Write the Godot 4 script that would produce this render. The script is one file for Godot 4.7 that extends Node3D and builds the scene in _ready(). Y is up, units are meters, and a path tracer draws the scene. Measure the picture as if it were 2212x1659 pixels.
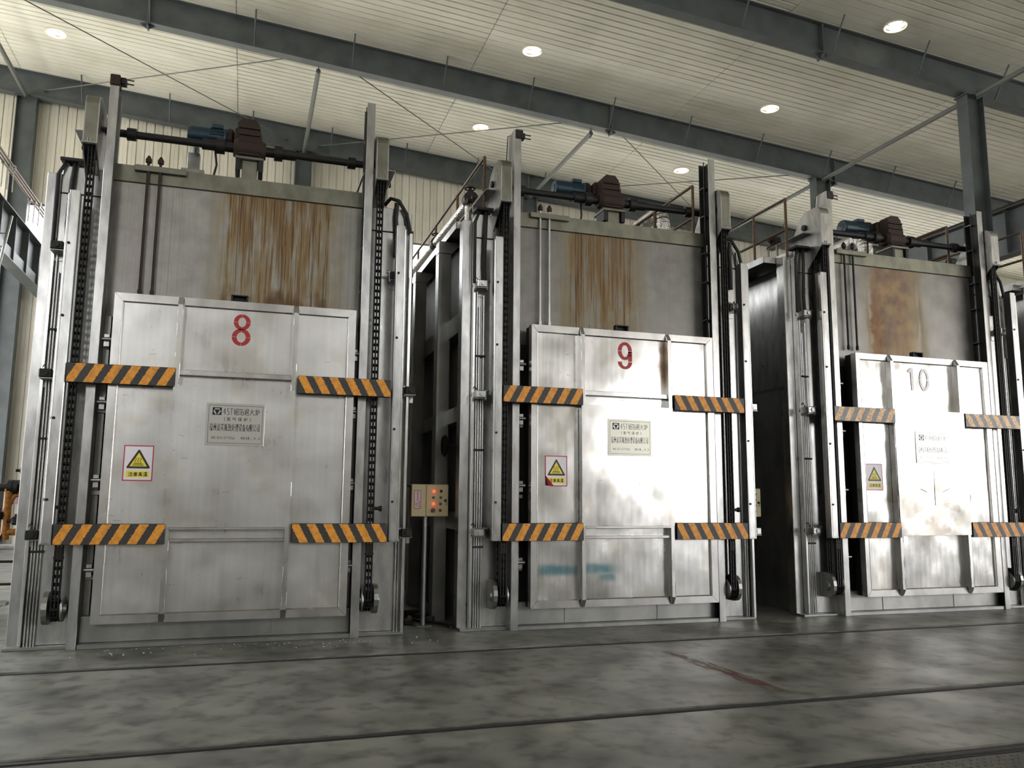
extends Node3D
# Annealing-furnace hall. Furnace-local x runs along the row, y is up, z points out of the furnace front.

const FURNACE_X := [0.0, 4.85, 9.78, 14.68]
const WHICH := ["numbered 8, leftmost of three", "numbered 9, middle of three", "numbered 10, rightmost of three"]
const SLOPE := -0.0713
const BACK_Z := -18.5
const LEFT_X := -12.0
const RIGHT_X := 42.0
const FRONT_Z := 28.0

var used := {}
var meshes := {}
var M := {}


# ---------------------------------------------------------------- mesh builder
class MB:
	var v := PackedVector3Array()
	var n := PackedVector3Array()
	var t := PackedVector2Array()

	func tri(a: Vector3, b: Vector3, c: Vector3, no: Vector3, ua := Vector2.ZERO, ub := Vector2.ZERO, uc := Vector2.ZERO) -> void:
		if (b - a).cross(c - a).dot(no) > 0.0:
			v.append_array([a, c, b]); t.append_array([ua, uc, ub])
		else:
			v.append_array([a, b, c]); t.append_array([ua, ub, uc])
		n.append_array([no, no, no])

	func smooth(a: Vector3, b: Vector3, c: Vector3, na: Vector3, nb: Vector3, nc: Vector3) -> void:
		if (b - a).cross(c - a).dot(na + nb + nc) > 0.0:
			v.append_array([a, c, b]); n.append_array([na, nc, nb])
		else:
			v.append_array([a, b, c]); n.append_array([na, nb, nc])
		t.append_array([Vector2.ZERO, Vector2.ZERO, Vector2.ZERO])

	func quad(a: Vector3, b: Vector3, c: Vector3, d: Vector3, no: Vector3) -> void:
		tri(a, b, c, no); tri(a, c, d, no)

	# a quad facing +z with texture coordinates taken from the rectangle r (x, y, w, h; v runs down)
	func face(x0: float, x1: float, y0: float, y1: float, z: float, r: Rect2, flip := false) -> void:
		var p := [Vector3(x0, y0, z), Vector3(x1, y0, z), Vector3(x1, y1, z), Vector3(x0, y1, z)]
		var u := []
		for q in p:
			var c := Vector2((q.x - r.position.x) / r.size.x, 1.0 - (q.y - r.position.y) / r.size.y)
			if flip:
				c.x = 1.0 - c.x
			u.append(c)
		tri(p[0], p[1], p[2], Vector3.BACK, u[0], u[1], u[2])
		tri(p[0], p[2], p[3], Vector3.BACK, u[0], u[2], u[3])

	# the same, gently buckled like thin sheet metal
	func sheet(x0: float, x1: float, y0: float, y1: float, z: float, r: Rect2, k: float, amp: float) -> void:
		var nx := maxi(6, int((x1 - x0) / 0.07))
		var ny := maxi(6, int((y1 - y0) / 0.07))
		var h := func(x: float, y: float) -> float:
			return amp * (sin(5.3 * x + 1.7 * k) * sin(4.1 * y + 2.3 * k) + 0.5 * sin(11.0 * x + 4.0 * y + k) * sin(8.0 * y - 3.0 * x + 3.1 * k) + 0.22 * sin(23.0 * x + 2.0 * k) * sin(17.0 * y + 9.0 * x))
		var pts := []
		for j in ny + 1:
			for i in nx + 1:
				var x := lerpf(x0, x1, float(i) / nx)
				var y := lerpf(y0, y1, float(j) / ny)
				var e := 0.004
				var no := Vector3(h.call(x - e, y) - h.call(x + e, y), h.call(x, y - e) - h.call(x, y + e), 2.0 * e).normalized()
				pts.append([Vector3(x, y, z + 0.5 * h.call(x, y)), no, Vector2((x - r.position.x) / r.size.x, 1.0 - (y - r.position.y) / r.size.y)])
		for j in ny:
			for i in nx:
				var a: int = j * (nx + 1) + i
				for c in [[a, a + nx + 2, a + 1], [a, a + nx + 1, a + nx + 2]]:
					for q in c:
						v.append(pts[q][0]); n.append(pts[q][1]); t.append(pts[q][2])

	# box with chamfered edges
	func box(x0: float, x1: float, y0: float, y1: float, z0: float, z1: float, b := 0.0) -> void:
		var c := Vector3(x0 + x1, y0 + y1, z0 + z1) / 2.0
		var h := Vector3(absf(x1 - x0), absf(y1 - y0), absf(z1 - z0)) / 2.0
		b = minf(b, minf(h.x, minf(h.y, h.z)) * 0.8)
		var i := h - Vector3.ONE * b
		for ax in 3:
			var u := (ax + 1) % 3
			var w := (ax + 2) % 3
			for s in [-1.0, 1.0]:
				var p := []
				for k in [[-1, -1], [1, -1], [1, 1], [-1, 1]]:
					var q := Vector3.ZERO
					q[ax] = s * h[ax]; q[u] = k[0] * i[u]; q[w] = k[1] * i[w]
					p.append(c + q)
				var no := Vector3.ZERO
				no[ax] = s
				quad(p[0], p[1], p[2], p[3], no)
				if b > 0.0:
					for s2 in [-1.0, 1.0]:
						var e := []
						for k in [[0, -1], [0, 1], [1, 1], [1, -1]]:
							var q := Vector3.ZERO
							q[ax] = s * (h[ax] if k[0] == 0 else i[ax])
							q[u] = s2 * (i[u] if k[0] == 0 else h[u])
							q[w] = k[1] * i[w]
							e.append(c + q)
						var no2 := Vector3.ZERO
						no2[ax] = s; no2[u] = s2
						quad(e[0], e[1], e[2], e[3], no2.normalized())
		if b > 0.0:
			for sx in [-1.0, 1.0]:
				for sy in [-1.0, 1.0]:
					for sz in [-1.0, 1.0]:
						tri(c + Vector3(sx * h.x, sy * i.y, sz * i.z), c + Vector3(sx * i.x, sy * h.y, sz * i.z), c + Vector3(sx * i.x, sy * i.y, sz * h.z), Vector3(sx, sy, sz).normalized())

	# polygon in the plane across axis ax (0: (z, y); 1: (x, z); 2: (x, y)), pulled from a to b
	func prism(poly: PackedVector2Array, ax: int, a: float, b: float) -> void:
		if not Geometry2D.is_polygon_clockwise(poly):
			poly = poly.duplicate()
			poly.reverse()
		var at := func(p: Vector2, k: float) -> Vector3:
			return [Vector3(k, p.y, p.x), Vector3(p.x, k, p.y), Vector3(p.x, p.y, k)][ax]
		var no := Vector3.ZERO
		no[ax] = 1.0
		var idx := Geometry2D.triangulate_polygon(poly)
		for i in range(0, idx.size(), 3):
			tri(at.call(poly[idx[i]], b), at.call(poly[idx[i + 1]], b), at.call(poly[idx[i + 2]], b), no)
			tri(at.call(poly[idx[i]], a), at.call(poly[idx[i + 1]], a), at.call(poly[idx[i + 2]], a), -no)
		var area := 0.0
		for i in poly.size():
			area += poly[i].cross(poly[(i + 1) % poly.size()])
		for i in poly.size():
			var p := poly[i]
			var q := poly[(i + 1) % poly.size()]
			var d := (q - p).normalized()
			var o := Vector2(d.y, -d.x) * (1.0 if area > 0.0 else -1.0)
			var on: Vector3 = [Vector3(0, o.y, o.x), Vector3(o.x, 0, o.y), Vector3(o.x, o.y, 0)][ax]
			quad(at.call(p, a), at.call(q, a), at.call(q, b), at.call(p, b), on)

	func tube(path: Array, r: float, k := 8, caps := true) -> void:
		var rings := []
		var side := Vector3.ZERO
		for i in path.size():
			var d: Vector3 = (path[mini(i + 1, path.size() - 1)] - path[maxi(i - 1, 0)]).normalized()
			if side == Vector3.ZERO:
				side = d.cross(Vector3.UP if absf(d.y) < 0.9 else Vector3.RIGHT).normalized()
			side = (side - d * side.dot(d)).normalized()
			var up := d.cross(side)
			var ring := []
			for j in k:
				var a := TAU * j / k
				ring.append(side * cos(a) + up * sin(a))
			rings.append(ring)
		for i in path.size() - 1:
			for j in k:
				var m := (j + 1) % k
				var a: Vector3 = path[i] + rings[i][j] * r
				var b: Vector3 = path[i] + rings[i][m] * r
				var c: Vector3 = path[i + 1] + rings[i + 1][m] * r
				var e: Vector3 = path[i + 1] + rings[i + 1][j] * r
				smooth(a, b, c, rings[i][j], rings[i][m], rings[i + 1][m])
				smooth(a, c, e, rings[i][j], rings[i + 1][m], rings[i + 1][j])
		if caps:
			for e in [0, path.size() - 1]:
				var no: Vector3 = (path[0] - path[1]).normalized() if e == 0 else (path[e] - path[e - 1]).normalized()
				for j in k:
					tri(path[e], path[e] + rings[e][j] * r, path[e] + rings[e][(j + 1) % k] * r, no)

	# profile of (distance along axis, radius) turned about the line from o along d
	func lathe(o: Vector3, d: Vector3, prof: Array, k := 16) -> void:
		d = d.normalized()
		var s := d.cross(Vector3.UP if absf(d.y) < 0.9 else Vector3.RIGHT).normalized()
		var u := d.cross(s)
		for i in prof.size() - 1:
			var p: Vector2 = prof[i]
			var q: Vector2 = prof[i + 1]
			var sl := (q - p).normalized()
			for j in k:
				var a0 := TAU * j / k
				var a1 := TAU * (j + 1) / k
				var r0 := s * cos(a0) + u * sin(a0)
				var r1 := s * cos(a1) + u * sin(a1)
				var n0 := (r0 * sl.x - d * sl.y).normalized()
				var n1 := (r1 * sl.x - d * sl.y).normalized()
				var A := o + d * p.x + r0 * p.y
				var B := o + d * p.x + r1 * p.y
				var C := o + d * q.x + r1 * q.y
				var D := o + d * q.x + r0 * q.y
				if p.y > 0.0001:
					smooth(A, B, C, n0, n1, n1)
				if q.y > 0.0001:
					smooth(A, C, D, n0, n1, n0)

	func cyl(a: Vector3, b: Vector3, r: float, k := 12) -> void:
		var l := a.distance_to(b)
		lathe(a, b - a, [Vector2(0, 0), Vector2(0, r), Vector2(l, r), Vector2(l, 0)], k)

	func mesh() -> ArrayMesh:
		var arr := []
		arr.resize(Mesh.ARRAY_MAX)
		arr[Mesh.ARRAY_VERTEX] = v
		arr[Mesh.ARRAY_NORMAL] = n
		arr[Mesh.ARRAY_TEX_UV] = t
		var m := ArrayMesh.new()
		m.add_surface_from_arrays(Mesh.PRIMITIVE_TRIANGLES, arr)
		return m


# ---------------------------------------------------------------- scene helpers
func numbered(called: String) -> String:
	var k: int = used.get(called, 0)
	used[called] = k + 1
	return called if k == 0 else "%s_%03d" % [called, k]


func tag(o: Node3D, label := "", category := "", group := "", kind := "") -> Node3D:
	if label: o.set_meta("label", label)
	if category: o.set_meta("category", category)
	if group: o.set_meta("group", group)
	if kind: o.set_meta("kind", kind)
	return o


func thing(called: String, label: String, category: String, at := Vector3.ZERO, group := "") -> Node3D:
	var o := Node3D.new()
	o.name = numbered(called)
	o.position = at
	add_child(o)
	return tag(o, label, category, group)


# a mesh that is built once for each key and shared after that
func part(parent: Node, called: String, m: Material, key: String, make: Callable) -> MeshInstance3D:
	if key == "" or not meshes.has(key):
		var b := MB.new()
		make.call(b)
		var me := b.mesh()
		if key == "":
			return put(parent, called, m, me)
		meshes[key] = me
	return put(parent, called, m, meshes[key])


func put(parent: Node, called: String, m: Material, me: Mesh) -> MeshInstance3D:
	var o := MeshInstance3D.new()
	o.name = called
	o.mesh = me
	o.material_override = m
	if parent == self:
		o.name = numbered(called)
	parent.add_child(o, true)
	return o


func structure(called: String, parent: Node = self) -> Node3D:
	var o := Node3D.new()
	o.name = called
	parent.add_child(o, true)
	if parent == self:
		o.set_meta("kind", "structure")
	return o


func ceil_y(x: float) -> float:
	return 14.473 + SLOPE * x


# ---------------------------------------------------------------- textures and materials
func noise_tex(seed_: int, freq: float, ramp: Array, octaves := 4, size := 512, normal := false, bump := 4.0) -> NoiseTexture2D:
	var f := FastNoiseLite.new()
	f.seed = seed_
	f.noise_type = FastNoiseLite.TYPE_SIMPLEX_SMOOTH
	f.frequency = freq
	f.fractal_octaves = octaves
	var t := NoiseTexture2D.new()
	t.width = size; t.height = size
	t.seamless = true
	t.noise = f
	if normal:
		t.as_normal_map = true
		t.bump_strength = bump
	else:
		var g := Gradient.new()
		var offs := PackedFloat32Array()
		var cols := PackedColorArray()
		for r in ramp:
			offs.append(r[0]); cols.append(r[1])
		g.offsets = offs
		g.colors = cols
		t.color_ramp = g
	return t


func grey(k: float) -> Color:
	return Color(k, k, k)


func mat(col: Color, metal: float, rough: float, tex: Texture2D = null, scale := Vector3.ONE, rough_tex: Texture2D = null) -> StandardMaterial3D:
	var m := StandardMaterial3D.new()
	m.albedo_color = col
	m.metallic = metal
	m.roughness = rough
	if tex:
		m.albedo_texture = tex
	if rough_tex:
		m.roughness_texture = rough_tex
		m.roughness_texture_channel = BaseMaterial3D.TEXTURE_CHANNEL_RED
	if tex or rough_tex:
		m.uv1_triplanar = true
		m.uv1_world_triplanar = true
		m.uv1_scale = scale
	return m


func make_materials() -> void:
	var grime := noise_tex(3, 0.010, [[0.0, grey(0.80)], [0.45, grey(0.93)], [0.7, grey(1.0)], [1.0, Color(0.95, 0.94, 0.90)]], 4)
	var fine := noise_tex(9, 0.03, [[0.0, grey(0.55)], [0.5, grey(0.85)], [1.0, grey(1.0)]], 5)
	var smudge := noise_tex(14, 0.008, [[0.0, grey(0.82)], [0.5, grey(0.95)], [1.0, grey(1.0)]], 3)
	M.steel = mat(Color(0.74, 0.735, 0.72), 0.95, 0.30, grime, Vector3(0.35, 0.22, 0.35), smudge)
	M.dull = mat(Color(0.58, 0.58, 0.565), 0.9, 0.42, grime, Vector3(0.3, 0.2, 0.3), smudge)
	M.post = mat(Color(0.68, 0.68, 0.67), 0.95, 0.32, grime, Vector3(0.9, 0.35, 0.9), smudge)
	M.bright = mat(Color(0.78, 0.78, 0.77), 0.95, 0.22, grime, Vector3(0.8, 0.3, 0.8))
	M.shaded_steel = mat(Color(0.20, 0.20, 0.195), 0.5, 0.45, grime, Vector3(0.9, 0.4, 0.9))  # post steel darkened in its colour for the shade in the hollow
	M.shell = mat(Color(0.42, 0.42, 0.41), 0.3, 0.6, grime, Vector3(0.4, 0.25, 0.4))
	M.greenish = mat(Color(0.47, 0.47, 0.42), 0.8, 0.42, grime, Vector3(0.6, 0.4, 0.6))
	M.black = mat(Color(0.07, 0.068, 0.066), 0.2, 0.55, fine, Vector3(1, 1, 1))
	M.chain = mat(Color(0.10, 0.097, 0.093), 0.55, 0.5, fine, Vector3(3, 3, 3))
	M.rubber = mat(Color(0.05, 0.05, 0.052), 0.0, 0.6)
	M.blue = mat(Color(0.05, 0.21, 0.28), 0.1, 0.4, fine, Vector3(2, 2, 2))
	M.rusty = mat(Color(0.20, 0.15, 0.12), 0.2, 0.7, noise_tex(31, 0.04, [[0.0, Color(0.5, 0.45, 0.4)], [0.5, Color(0.85, 0.75, 0.65)], [1.0, Color(1.2, 1.0, 0.85)]], 5), Vector3(1.5, 1.5, 1.5))
	M.rail = mat(Color(0.36, 0.29, 0.20), 0.45, 0.42, noise_tex(33, 0.05, [[0.0, Color(0.55, 0.4, 0.3)], [0.5, Color(0.9, 0.85, 0.8)], [1.0, Color(1.0, 1.0, 1.0)]], 4), Vector3(1.5, 0.8, 1.5))
	M.beam = mat(Color(0.33, 0.355, 0.36), 0.0, 0.5, grime, Vector3(0.2, 0.2, 0.2))
	M.rod = mat(Color(0.42, 0.43, 0.42), 0.1, 0.5)
	M.yellow = mat(Color(0.72, 0.46, 0.10), 0.0, 0.5, fine, Vector3(1, 1, 1))
	M.foil = mat(Color(0.80, 0.79, 0.77), 0.95, 0.28)
	M.foil.normal_enabled = true
	M.foil.normal_texture = noise_tex(25, 0.05, [], 3, 256, true, 8.0)
	M.foil.uv1_triplanar = true
	M.foil.uv1_scale = Vector3(2, 2, 2)
	M.cream_box = mat(Color(0.78, 0.73, 0.57), 0.0, 0.45, fine, Vector3(0.6, 0.6, 0.6))
	M.cream_box.albedo_texture = noise_tex(41, 0.01, [[0.0, grey(0.9)], [1.0, grey(1.0)]], 3, 128)
	M.lining = mat(Color(0.96, 0.92, 0.84), 0.0, 0.6)
	var ct := noise_tex(51, 0.008, [[0.0, Color(0.88, 0.88, 0.86)], [0.5, Color(0.96, 0.96, 0.95)], [1.0, grey(1.0)]], 4)
	M.roof = []
	for k in 3:
		var r := mat(Color(0.935, 0.925, 0.875).lerp(Color(0.915, 0.905, 0.855), k * 0.5), 0.0, 0.42, ct, Vector3(0.12, 0.12, 0.12))
		M.roof.append(r)
	M.wall = []
	for k in 3:
		M.wall.append(mat(Color(0.90, 0.88, 0.83).lerp(Color(0.87, 0.85, 0.80), k * 0.5), 0.0, 0.5, ct, Vector3(0.2, 0.1, 0.2)))
	M.inner = mat(Color(0.82, 0.81, 0.79), 0.0, 0.7)
	# concrete: green-grey, worn and stained
	var fl := noise_tex(61, 0.006, [[0.0, Color(0.60, 0.60, 0.57)], [0.4, Color(0.84, 0.84, 0.80)], [0.6, Color(0.95, 0.94, 0.90)], [1.0, Color(1.1, 1.08, 1.02)]], 6, 1024)
	var fr := noise_tex(62, 0.01, [[0.0, grey(0.36)], [0.5, grey(0.44)], [1.0, grey(0.54)]], 5)
	M.floor = mat(Color(0.435, 0.435, 0.425), 0.0, 1.0, fl, Vector3(0.16, 0.16, 0.16), fr)
	M.floor.metallic_specular = 0.5
	M.floor.detail_enabled = true
	M.floor.detail_blend_mode = BaseMaterial3D.BLEND_MODE_MUL
	M.floor.detail_albedo = noise_tex(64, 0.022, [[0.0, Color(0.52, 0.52, 0.50)], [0.30, Color(0.80, 0.80, 0.78)], [0.5, Color(0.97, 0.97, 0.96)], [1.0, grey(1.0)]], 6, 1024)
	M.groove = mat(Color(0.13, 0.13, 0.125), 0.1, 0.6, fine, Vector3(1, 1, 1))
	M.checker = mat(Color(0.36, 0.35, 0.32), 0.4, 0.55, fine, Vector3(0.8, 0.8, 0.8))
	M.glass = mat(Color(0.9, 0.95, 0.95, 0.08), 0.0, 0.05)
	M.glass.transparency = BaseMaterial3D.TRANSPARENCY_ALPHA
	M.red = mat(Color(0.60, 0.10, 0.09), 0.0, 0.5)
	M.faded = mat(Color(0.72, 0.71, 0.71), 0.3, 0.45)
	M.red_lamp = mat(Color(0.9, 0.2, 0.1), 0.0, 0.3)
	M.red_lamp.emission_enabled = true
	M.red_lamp.emission = Color(1.0, 0.28, 0.10)
	M.red_lamp.emission_energy_multiplier = 2.2
	M.stripes = picture(stripe_picture(0.0, 5), 0.0, 0.5)
	M.stripes_worn = picture(stripe_picture(0.75, 6), 0.2, 0.45)
	M.plates = [picture(nameplate_picture(false, Color(0.13, 0.12, 0.11), Color(0.66, 0.655, 0.63)), 0.55, 0.38), picture(nameplate_picture(false, Color(0.22, 0.21, 0.20), Color(0.72, 0.72, 0.67)), 0.55, 0.36), picture(nameplate_picture(true, Color(0.30, 0.29, 0.28), Color(0.84, 0.84, 0.83)), 0.2, 0.3)]
	var st := Image.create(256, 64, false, Image.FORMAT_RGBA8)
	var sn := noise(88, 0.03, 4)
	for y in 64:
		for x in 256:
			var u := x / 255.0
			var d := absf(y / 63.0 - 0.5 - 0.12 * sn.get_noise_2d(x * 0.5, 10.0))
			var a := clampf((0.30 + 0.5 * sn.get_noise_2d(x * 0.7, y * 2.5) - d * 1.5) * 3.0, 0.0, 0.75) * smoothstep(0.0, 0.15, u) * (1.0 - smoothstep(0.75, 1.0, u))
			st.set_pixel(x, y, Color(0.36, 0.17, 0.15, a))
	M.streak = picture(st, 0.0, 0.5)
	M.streak.transparency = BaseMaterial3D.TRANSPARENCY_ALPHA
	M.sticker = picture(sticker_picture(), 0.0, 0.45)
	M.danger = picture(danger_picture(), 0.0, 0.45)
	M.green_button = mat(Color(0.10, 0.36, 0.24), 0.0, 0.3)
	M.red_button = mat(Color(0.36, 0.12, 0.09), 0.0, 0.4)


# ---- pictures for flat print, drawn in code
func ink(img: Image, x: float, y: float, c: Color, a: float) -> void:
	var i := int(x)
	var j := int(y)
	if i >= 0 and j >= 0 and i < img.get_width() and j < img.get_height() and a > 0.0:
		img.set_pixel(i, j, img.get_pixel(i, j).lerp(c, minf(a, 1.0)))


func line(img: Image, p: Vector2, q: Vector2, th: float, c: Color) -> void:
	for y in range(int(minf(p.y, q.y) - th - 1), int(maxf(p.y, q.y) + th + 2)):
		for x in range(int(minf(p.x, q.x) - th - 1), int(maxf(p.x, q.x) + th + 2)):
			var o := Vector2(x + 0.5, y + 0.5)
			var d := Geometry2D.get_closest_point_to_segment(o, p, q).distance_to(o)
			ink(img, x, y, c, th + 0.5 - d)


func fill(img: Image, pts: PackedVector2Array, c: Color) -> void:
	var r := Rect2(pts[0], Vector2.ZERO)
	for p in pts:
		r = r.expand(p)
	for y in range(int(r.position.y), int(r.end.y) + 1):
		for x in range(int(r.position.x), int(r.end.x) + 1):
			if Geometry2D.is_point_in_polygon(Vector2(x + 0.5, y + 0.5), pts):
				ink(img, x, y, c, 1.0)


# brush strokes on a ten by ten grid, one group of digits for each stroke
const STROKES := {
	"铝": "2003 1343 0545 2329 2947 5090945450 5595995955", "箔": "1002 1141 5042 6191 1324 0516 0927 6354 4494994944 4696",
	"退": "30808434 3282 303756 5498 8566 0112 04241708 184999", "火": "404409 4499 1224 8264",
	"炉": "202509 2548 0213 4233 6071 52929555 525649", "气": "2003 2191 1383 05757899", "氮": "2002 2191 1373 04848899 3517 3557 3719 3769",
	"保": "2004 1319 4080834340 3595 6469 6538 6598", "护": "0242 202918 0645 6071 52929555 525649",
	"徐": "2002 2305 1419 6033 6093 4484 3696 646958 5749 7789", "州": "202509 5058 8089 0315 3345 6375",
	"爱": "7021 2233 4253 8173 05049495 1686 4519 377729 4799", "芙": "0191 3032 6062 1484 0696 434609 5699",
	"斯": "0252 1017 4047 1444 1545 0757 1809 4859 90616659 6494 8489", "热": "0141 2026 0443 52828596 606356 5475 1709 3739 6769 8799",
	"处": "2004 12423609 144899 7077 7395", "理": "0141 0444 0847 2128 5090945450 5292 7079 5696 4999",
	"设": "1021 03232837 505244 50808393 458549 5699", "备": "4013 317105 3295 2585892925 2787 5559",
	"有": "0292 4006 34848978 3439 3686 3787", "限": "3023351600 0009 40808444 4282 404967 5499 8576",
	"公": "3004 6094 442878 6689", "司": "10909978 1272 2464682824", "吨": "0131370701 4292 53569693 707999",
	"电": "1282861612 1484 404898", "话": "1021 03232837 8041 3393 6165 4585894945", "制": "1002 1151 0363 3039 1518 155558 7176 909988",
	"造": "4032 4181 6063 3393 4585874745 0112 04241708 184999", "日": "2070792920 2474", "期": "0252 1017 4047 1444 1545 0757 1809 4859 60909988 606659 6393 6696",
	"年": "2003 2181 2484 2426 0696 5159", "月": "20808968 202609 2383 2686", "注": "1021 0314 0926 5061 4292 4595 3999 6269",
	"意": "4041 1181 3233 6263 0393 2474762624 2575 1709 37396978 5758 8798", "高": "4041 0191 3262643432 1915858979 3666683836",
	"温": "1021 0314 0926 4080834340 4181 3999 4585894945 5559 7579", "危": "3013 316153 1393 131609 45757757 454998", "险": "303335160009 6043 6093 5484 4658 6577 9588 4999",
	"0": "2070792920", "1": "22404049", "2": "20707424292979", "4": "69601696", "5": "702024748679192", "6": "702329797525", "7": "108049", "8": "2070792920 2474", "T": "0090 4049", "-": "1585", "(": "70434679", ")": "20535629", ":": "4243 4748", "_": "0999"}


func glyph(img: Image, ch: String, x: float, y: float, w: float, h: float, th: float, c: Color) -> void:
	if not STROKES.has(ch):
		return
	for s in STROKES[ch].split(" "):
		for k in range(0, s.length() - 3, 2):
			line(img, Vector2(x + int(s[k]) * w / 9.0, y + int(s[k + 1]) * h / 9.0), Vector2(x + int(s[k + 2]) * w / 9.0, y + int(s[k + 3]) * h / 9.0), th, c)


func write(img: Image, text: String, x: float, y: float, w: float, h: float, step: float, th: float, c: Color) -> void:
	for i in text.length():
		var narrow := text[i] in "0123456789T-():"
		glyph(img, text[i], x, y, w * (0.62 if narrow else 1.0), h, th, c)
		x += step * (0.66 if narrow else 1.0)


func picture(img: Image, metal: float, rough: float) -> StandardMaterial3D:
	var m := StandardMaterial3D.new()
	m.albedo_texture = ImageTexture.create_from_image(img)
	m.metallic = metal
	m.roughness = rough
	m.texture_repeat = false
	return m


func nameplate_picture(tons: bool, c: Color, paper: Color) -> Image:
	var img := Image.create(520, 400, false, Image.FORMAT_RGBA8)
	img.fill(paper)
	for e in [[20, 20, 500, 20], [500, 20, 500, 380], [500, 380, 20, 380], [20, 380, 20, 20]]:
		line(img, Vector2(e[0], e[1]), Vector2(e[2], e[3]), 1.5, c)
	# emblem: dark square with a ring of three bars round a triangle that points down
	fill(img, PackedVector2Array([Vector2(52, 40), Vector2(132, 40), Vector2(132, 112), Vector2(52, 112)]), c.lerp(Color(0.07, 0.09, 0.16), 0.7))
	for q in [[72, 48, 112, 48, 116, 60, 68, 60], [68, 60, 58, 78, 78, 106, 90, 106], [116, 60, 126, 78, 106, 106, 94, 106]]:
		fill(img, PackedVector2Array([Vector2(q[0], q[1]), Vector2(q[2], q[3]), Vector2(q[4], q[5]), Vector2(q[6], q[7])]), paper)
	fill(img, PackedVector2Array([Vector2(70, 63), Vector2(114, 63), Vector2(92, 102)]), c.lerp(Color(0.07, 0.09, 0.16), 0.7))
	if tons:
		write(img, "45吨铝箔退火炉", 146, 48, 36, 58, 46, 2.1, c)
	else:
		write(img, "45T铝箔退火炉", 146, 48, 38, 58, 48, 2.1, c)
		write(img, "(氮气保护)", 150, 132, 30, 34, 50, 1.6, c)
	write(img, "徐州爱芙斯热处理设备有限公司", 36, 196, 25, 66, 32, 1.9, c)
	var small := c.lerp(paper, 0.15)
	write(img, "电话:0516-87778566", 54, 318, 14, 22, 18.5, 1.0, small)
	write(img, "制造日期__年_月", 316, 318, 14, 22, 19.5, 1.0, small)
	return img


func sticker_picture() -> Image:
	var img := Image.create(240, 300, false, Image.FORMAT_RGBA8)
	var red := Color(0.66, 0.16, 0.22)
	var ye := Color(0.86, 0.80, 0.22)
	var dk := Color(0.14, 0.11, 0.02)
	img.fill(red)
	fill(img, PackedVector2Array([Vector2(9, 9), Vector2(231, 9), Vector2(231, 291), Vector2(9, 291)]), Color(0.85, 0.83, 0.85))
	line(img, Vector2(122, 46), Vector2(38, 186), 9, dk)
	line(img, Vector2(122, 46), Vector2(206, 186), 9, dk)
	line(img, Vector2(38, 186), Vector2(206, 186), 9, dk)
	fill(img, PackedVector2Array([Vector2(122, 62), Vector2(52, 178), Vector2(192, 178)]), ye)
	for k in 3:
		var x := 96.0 + k * 20
		var last := Vector2(x, 106)
		for i in range(1, 13):
			var p := Vector2(x + 7.0 * sin(i / 12.0 * TAU) + i * 0.4, 106 + i * 3.0)
			line(img, last, p, 2.4, dk.lerp(ye, 0.2))
			last = p
		line(img, Vector2(88 - k * 7, 151 + k * 9), Vector2(150 + k * 7, 151 + k * 9), 2.6, dk.lerp(ye, 0.3))
	fill(img, PackedVector2Array([Vector2(28, 216), Vector2(214, 216), Vector2(214, 270), Vector2(28, 270)]), ye)
	write(img, "注意高温", 50, 228, 30, 30, 39, 2.6, dk.lerp(ye, 0.12))
	return img


func danger_picture() -> Image:
	var img := Image.create(100, 260, false, Image.FORMAT_RGBA8)
	var red := Color(0.55, 0.20, 0.23)
	img.fill(red)
	fill(img, PackedVector2Array([Vector2(7, 7), Vector2(93, 7), Vector2(93, 253), Vector2(7, 253)]), Color(0.80, 0.72, 0.75))
	for e in [[18, 196, 80, 160], [80, 160, 80, 236], [80, 236, 18, 196]]:
		line(img, Vector2(e[0], e[1]), Vector2(e[2], e[3]), 3, red)
	line(img, Vector2(42, 196), Vector2(62, 192), 2, red)
	line(img, Vector2(62, 192), Vector2(58, 202), 2, red)
	# the text is turned: it reads from the bottom up
	for i in 4:
		for s in STROKES["有电危险"[i]].split(" "):
			for k in range(0, s.length() - 3, 2):
				var y := 146.0 - i * 34
				line(img, Vector2(38 + int(s[k + 1]) * 2.9, y - int(s[k]) * 2.9), Vector2(38 + int(s[k + 3]) * 2.9, y - int(s[k + 2]) * 2.9), 1.6, red)
	return img


func stripe_picture(faded: float, seed_: int) -> Image:
	var img := Image.create(428, 88, false, Image.FORMAT_RGBA8)
	var f := FastNoiseLite.new()
	f.seed = seed_
	f.frequency = 0.03
	f.fractal_octaves = 4
	var y0 := Color(0.84, 0.56, 0.15).lerp(Color(0.68, 0.60, 0.50), faded)
	var k0 := Color(0.16, 0.16, 0.16).lerp(Color(0.48, 0.48, 0.49), faded)
	for y in 88:
		for x in 428:
			var wob := f.get_noise_2d(y * 3.0, 500.0 + x * 0.3) * 3.0
			var p := fposmod((x + wob - 14.0) + (y - 44) * 0.52, 72.0) / 72.0
			var c := y0 if p < 0.53 else k0
			var d := f.get_noise_2d(x, y)
			c = c.darkened(clampf(0.04 + d * 0.18, 0.0, 0.3))
			if f.get_noise_2d(x * 2.2 + 900, y * 2.2) > 0.46 - faded * 0.28:
				c = c.lerp(Color(0.36, 0.34, 0.31), 0.7)
			img.set_pixel(x, y, c)
	return img


func noise(seed_: int, freq: float, oct := 4) -> FastNoiseLite:
	var f := FastNoiseLite.new()
	f.seed = seed_
	f.frequency = freq
	f.fractal_octaves = oct
	return f


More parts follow.
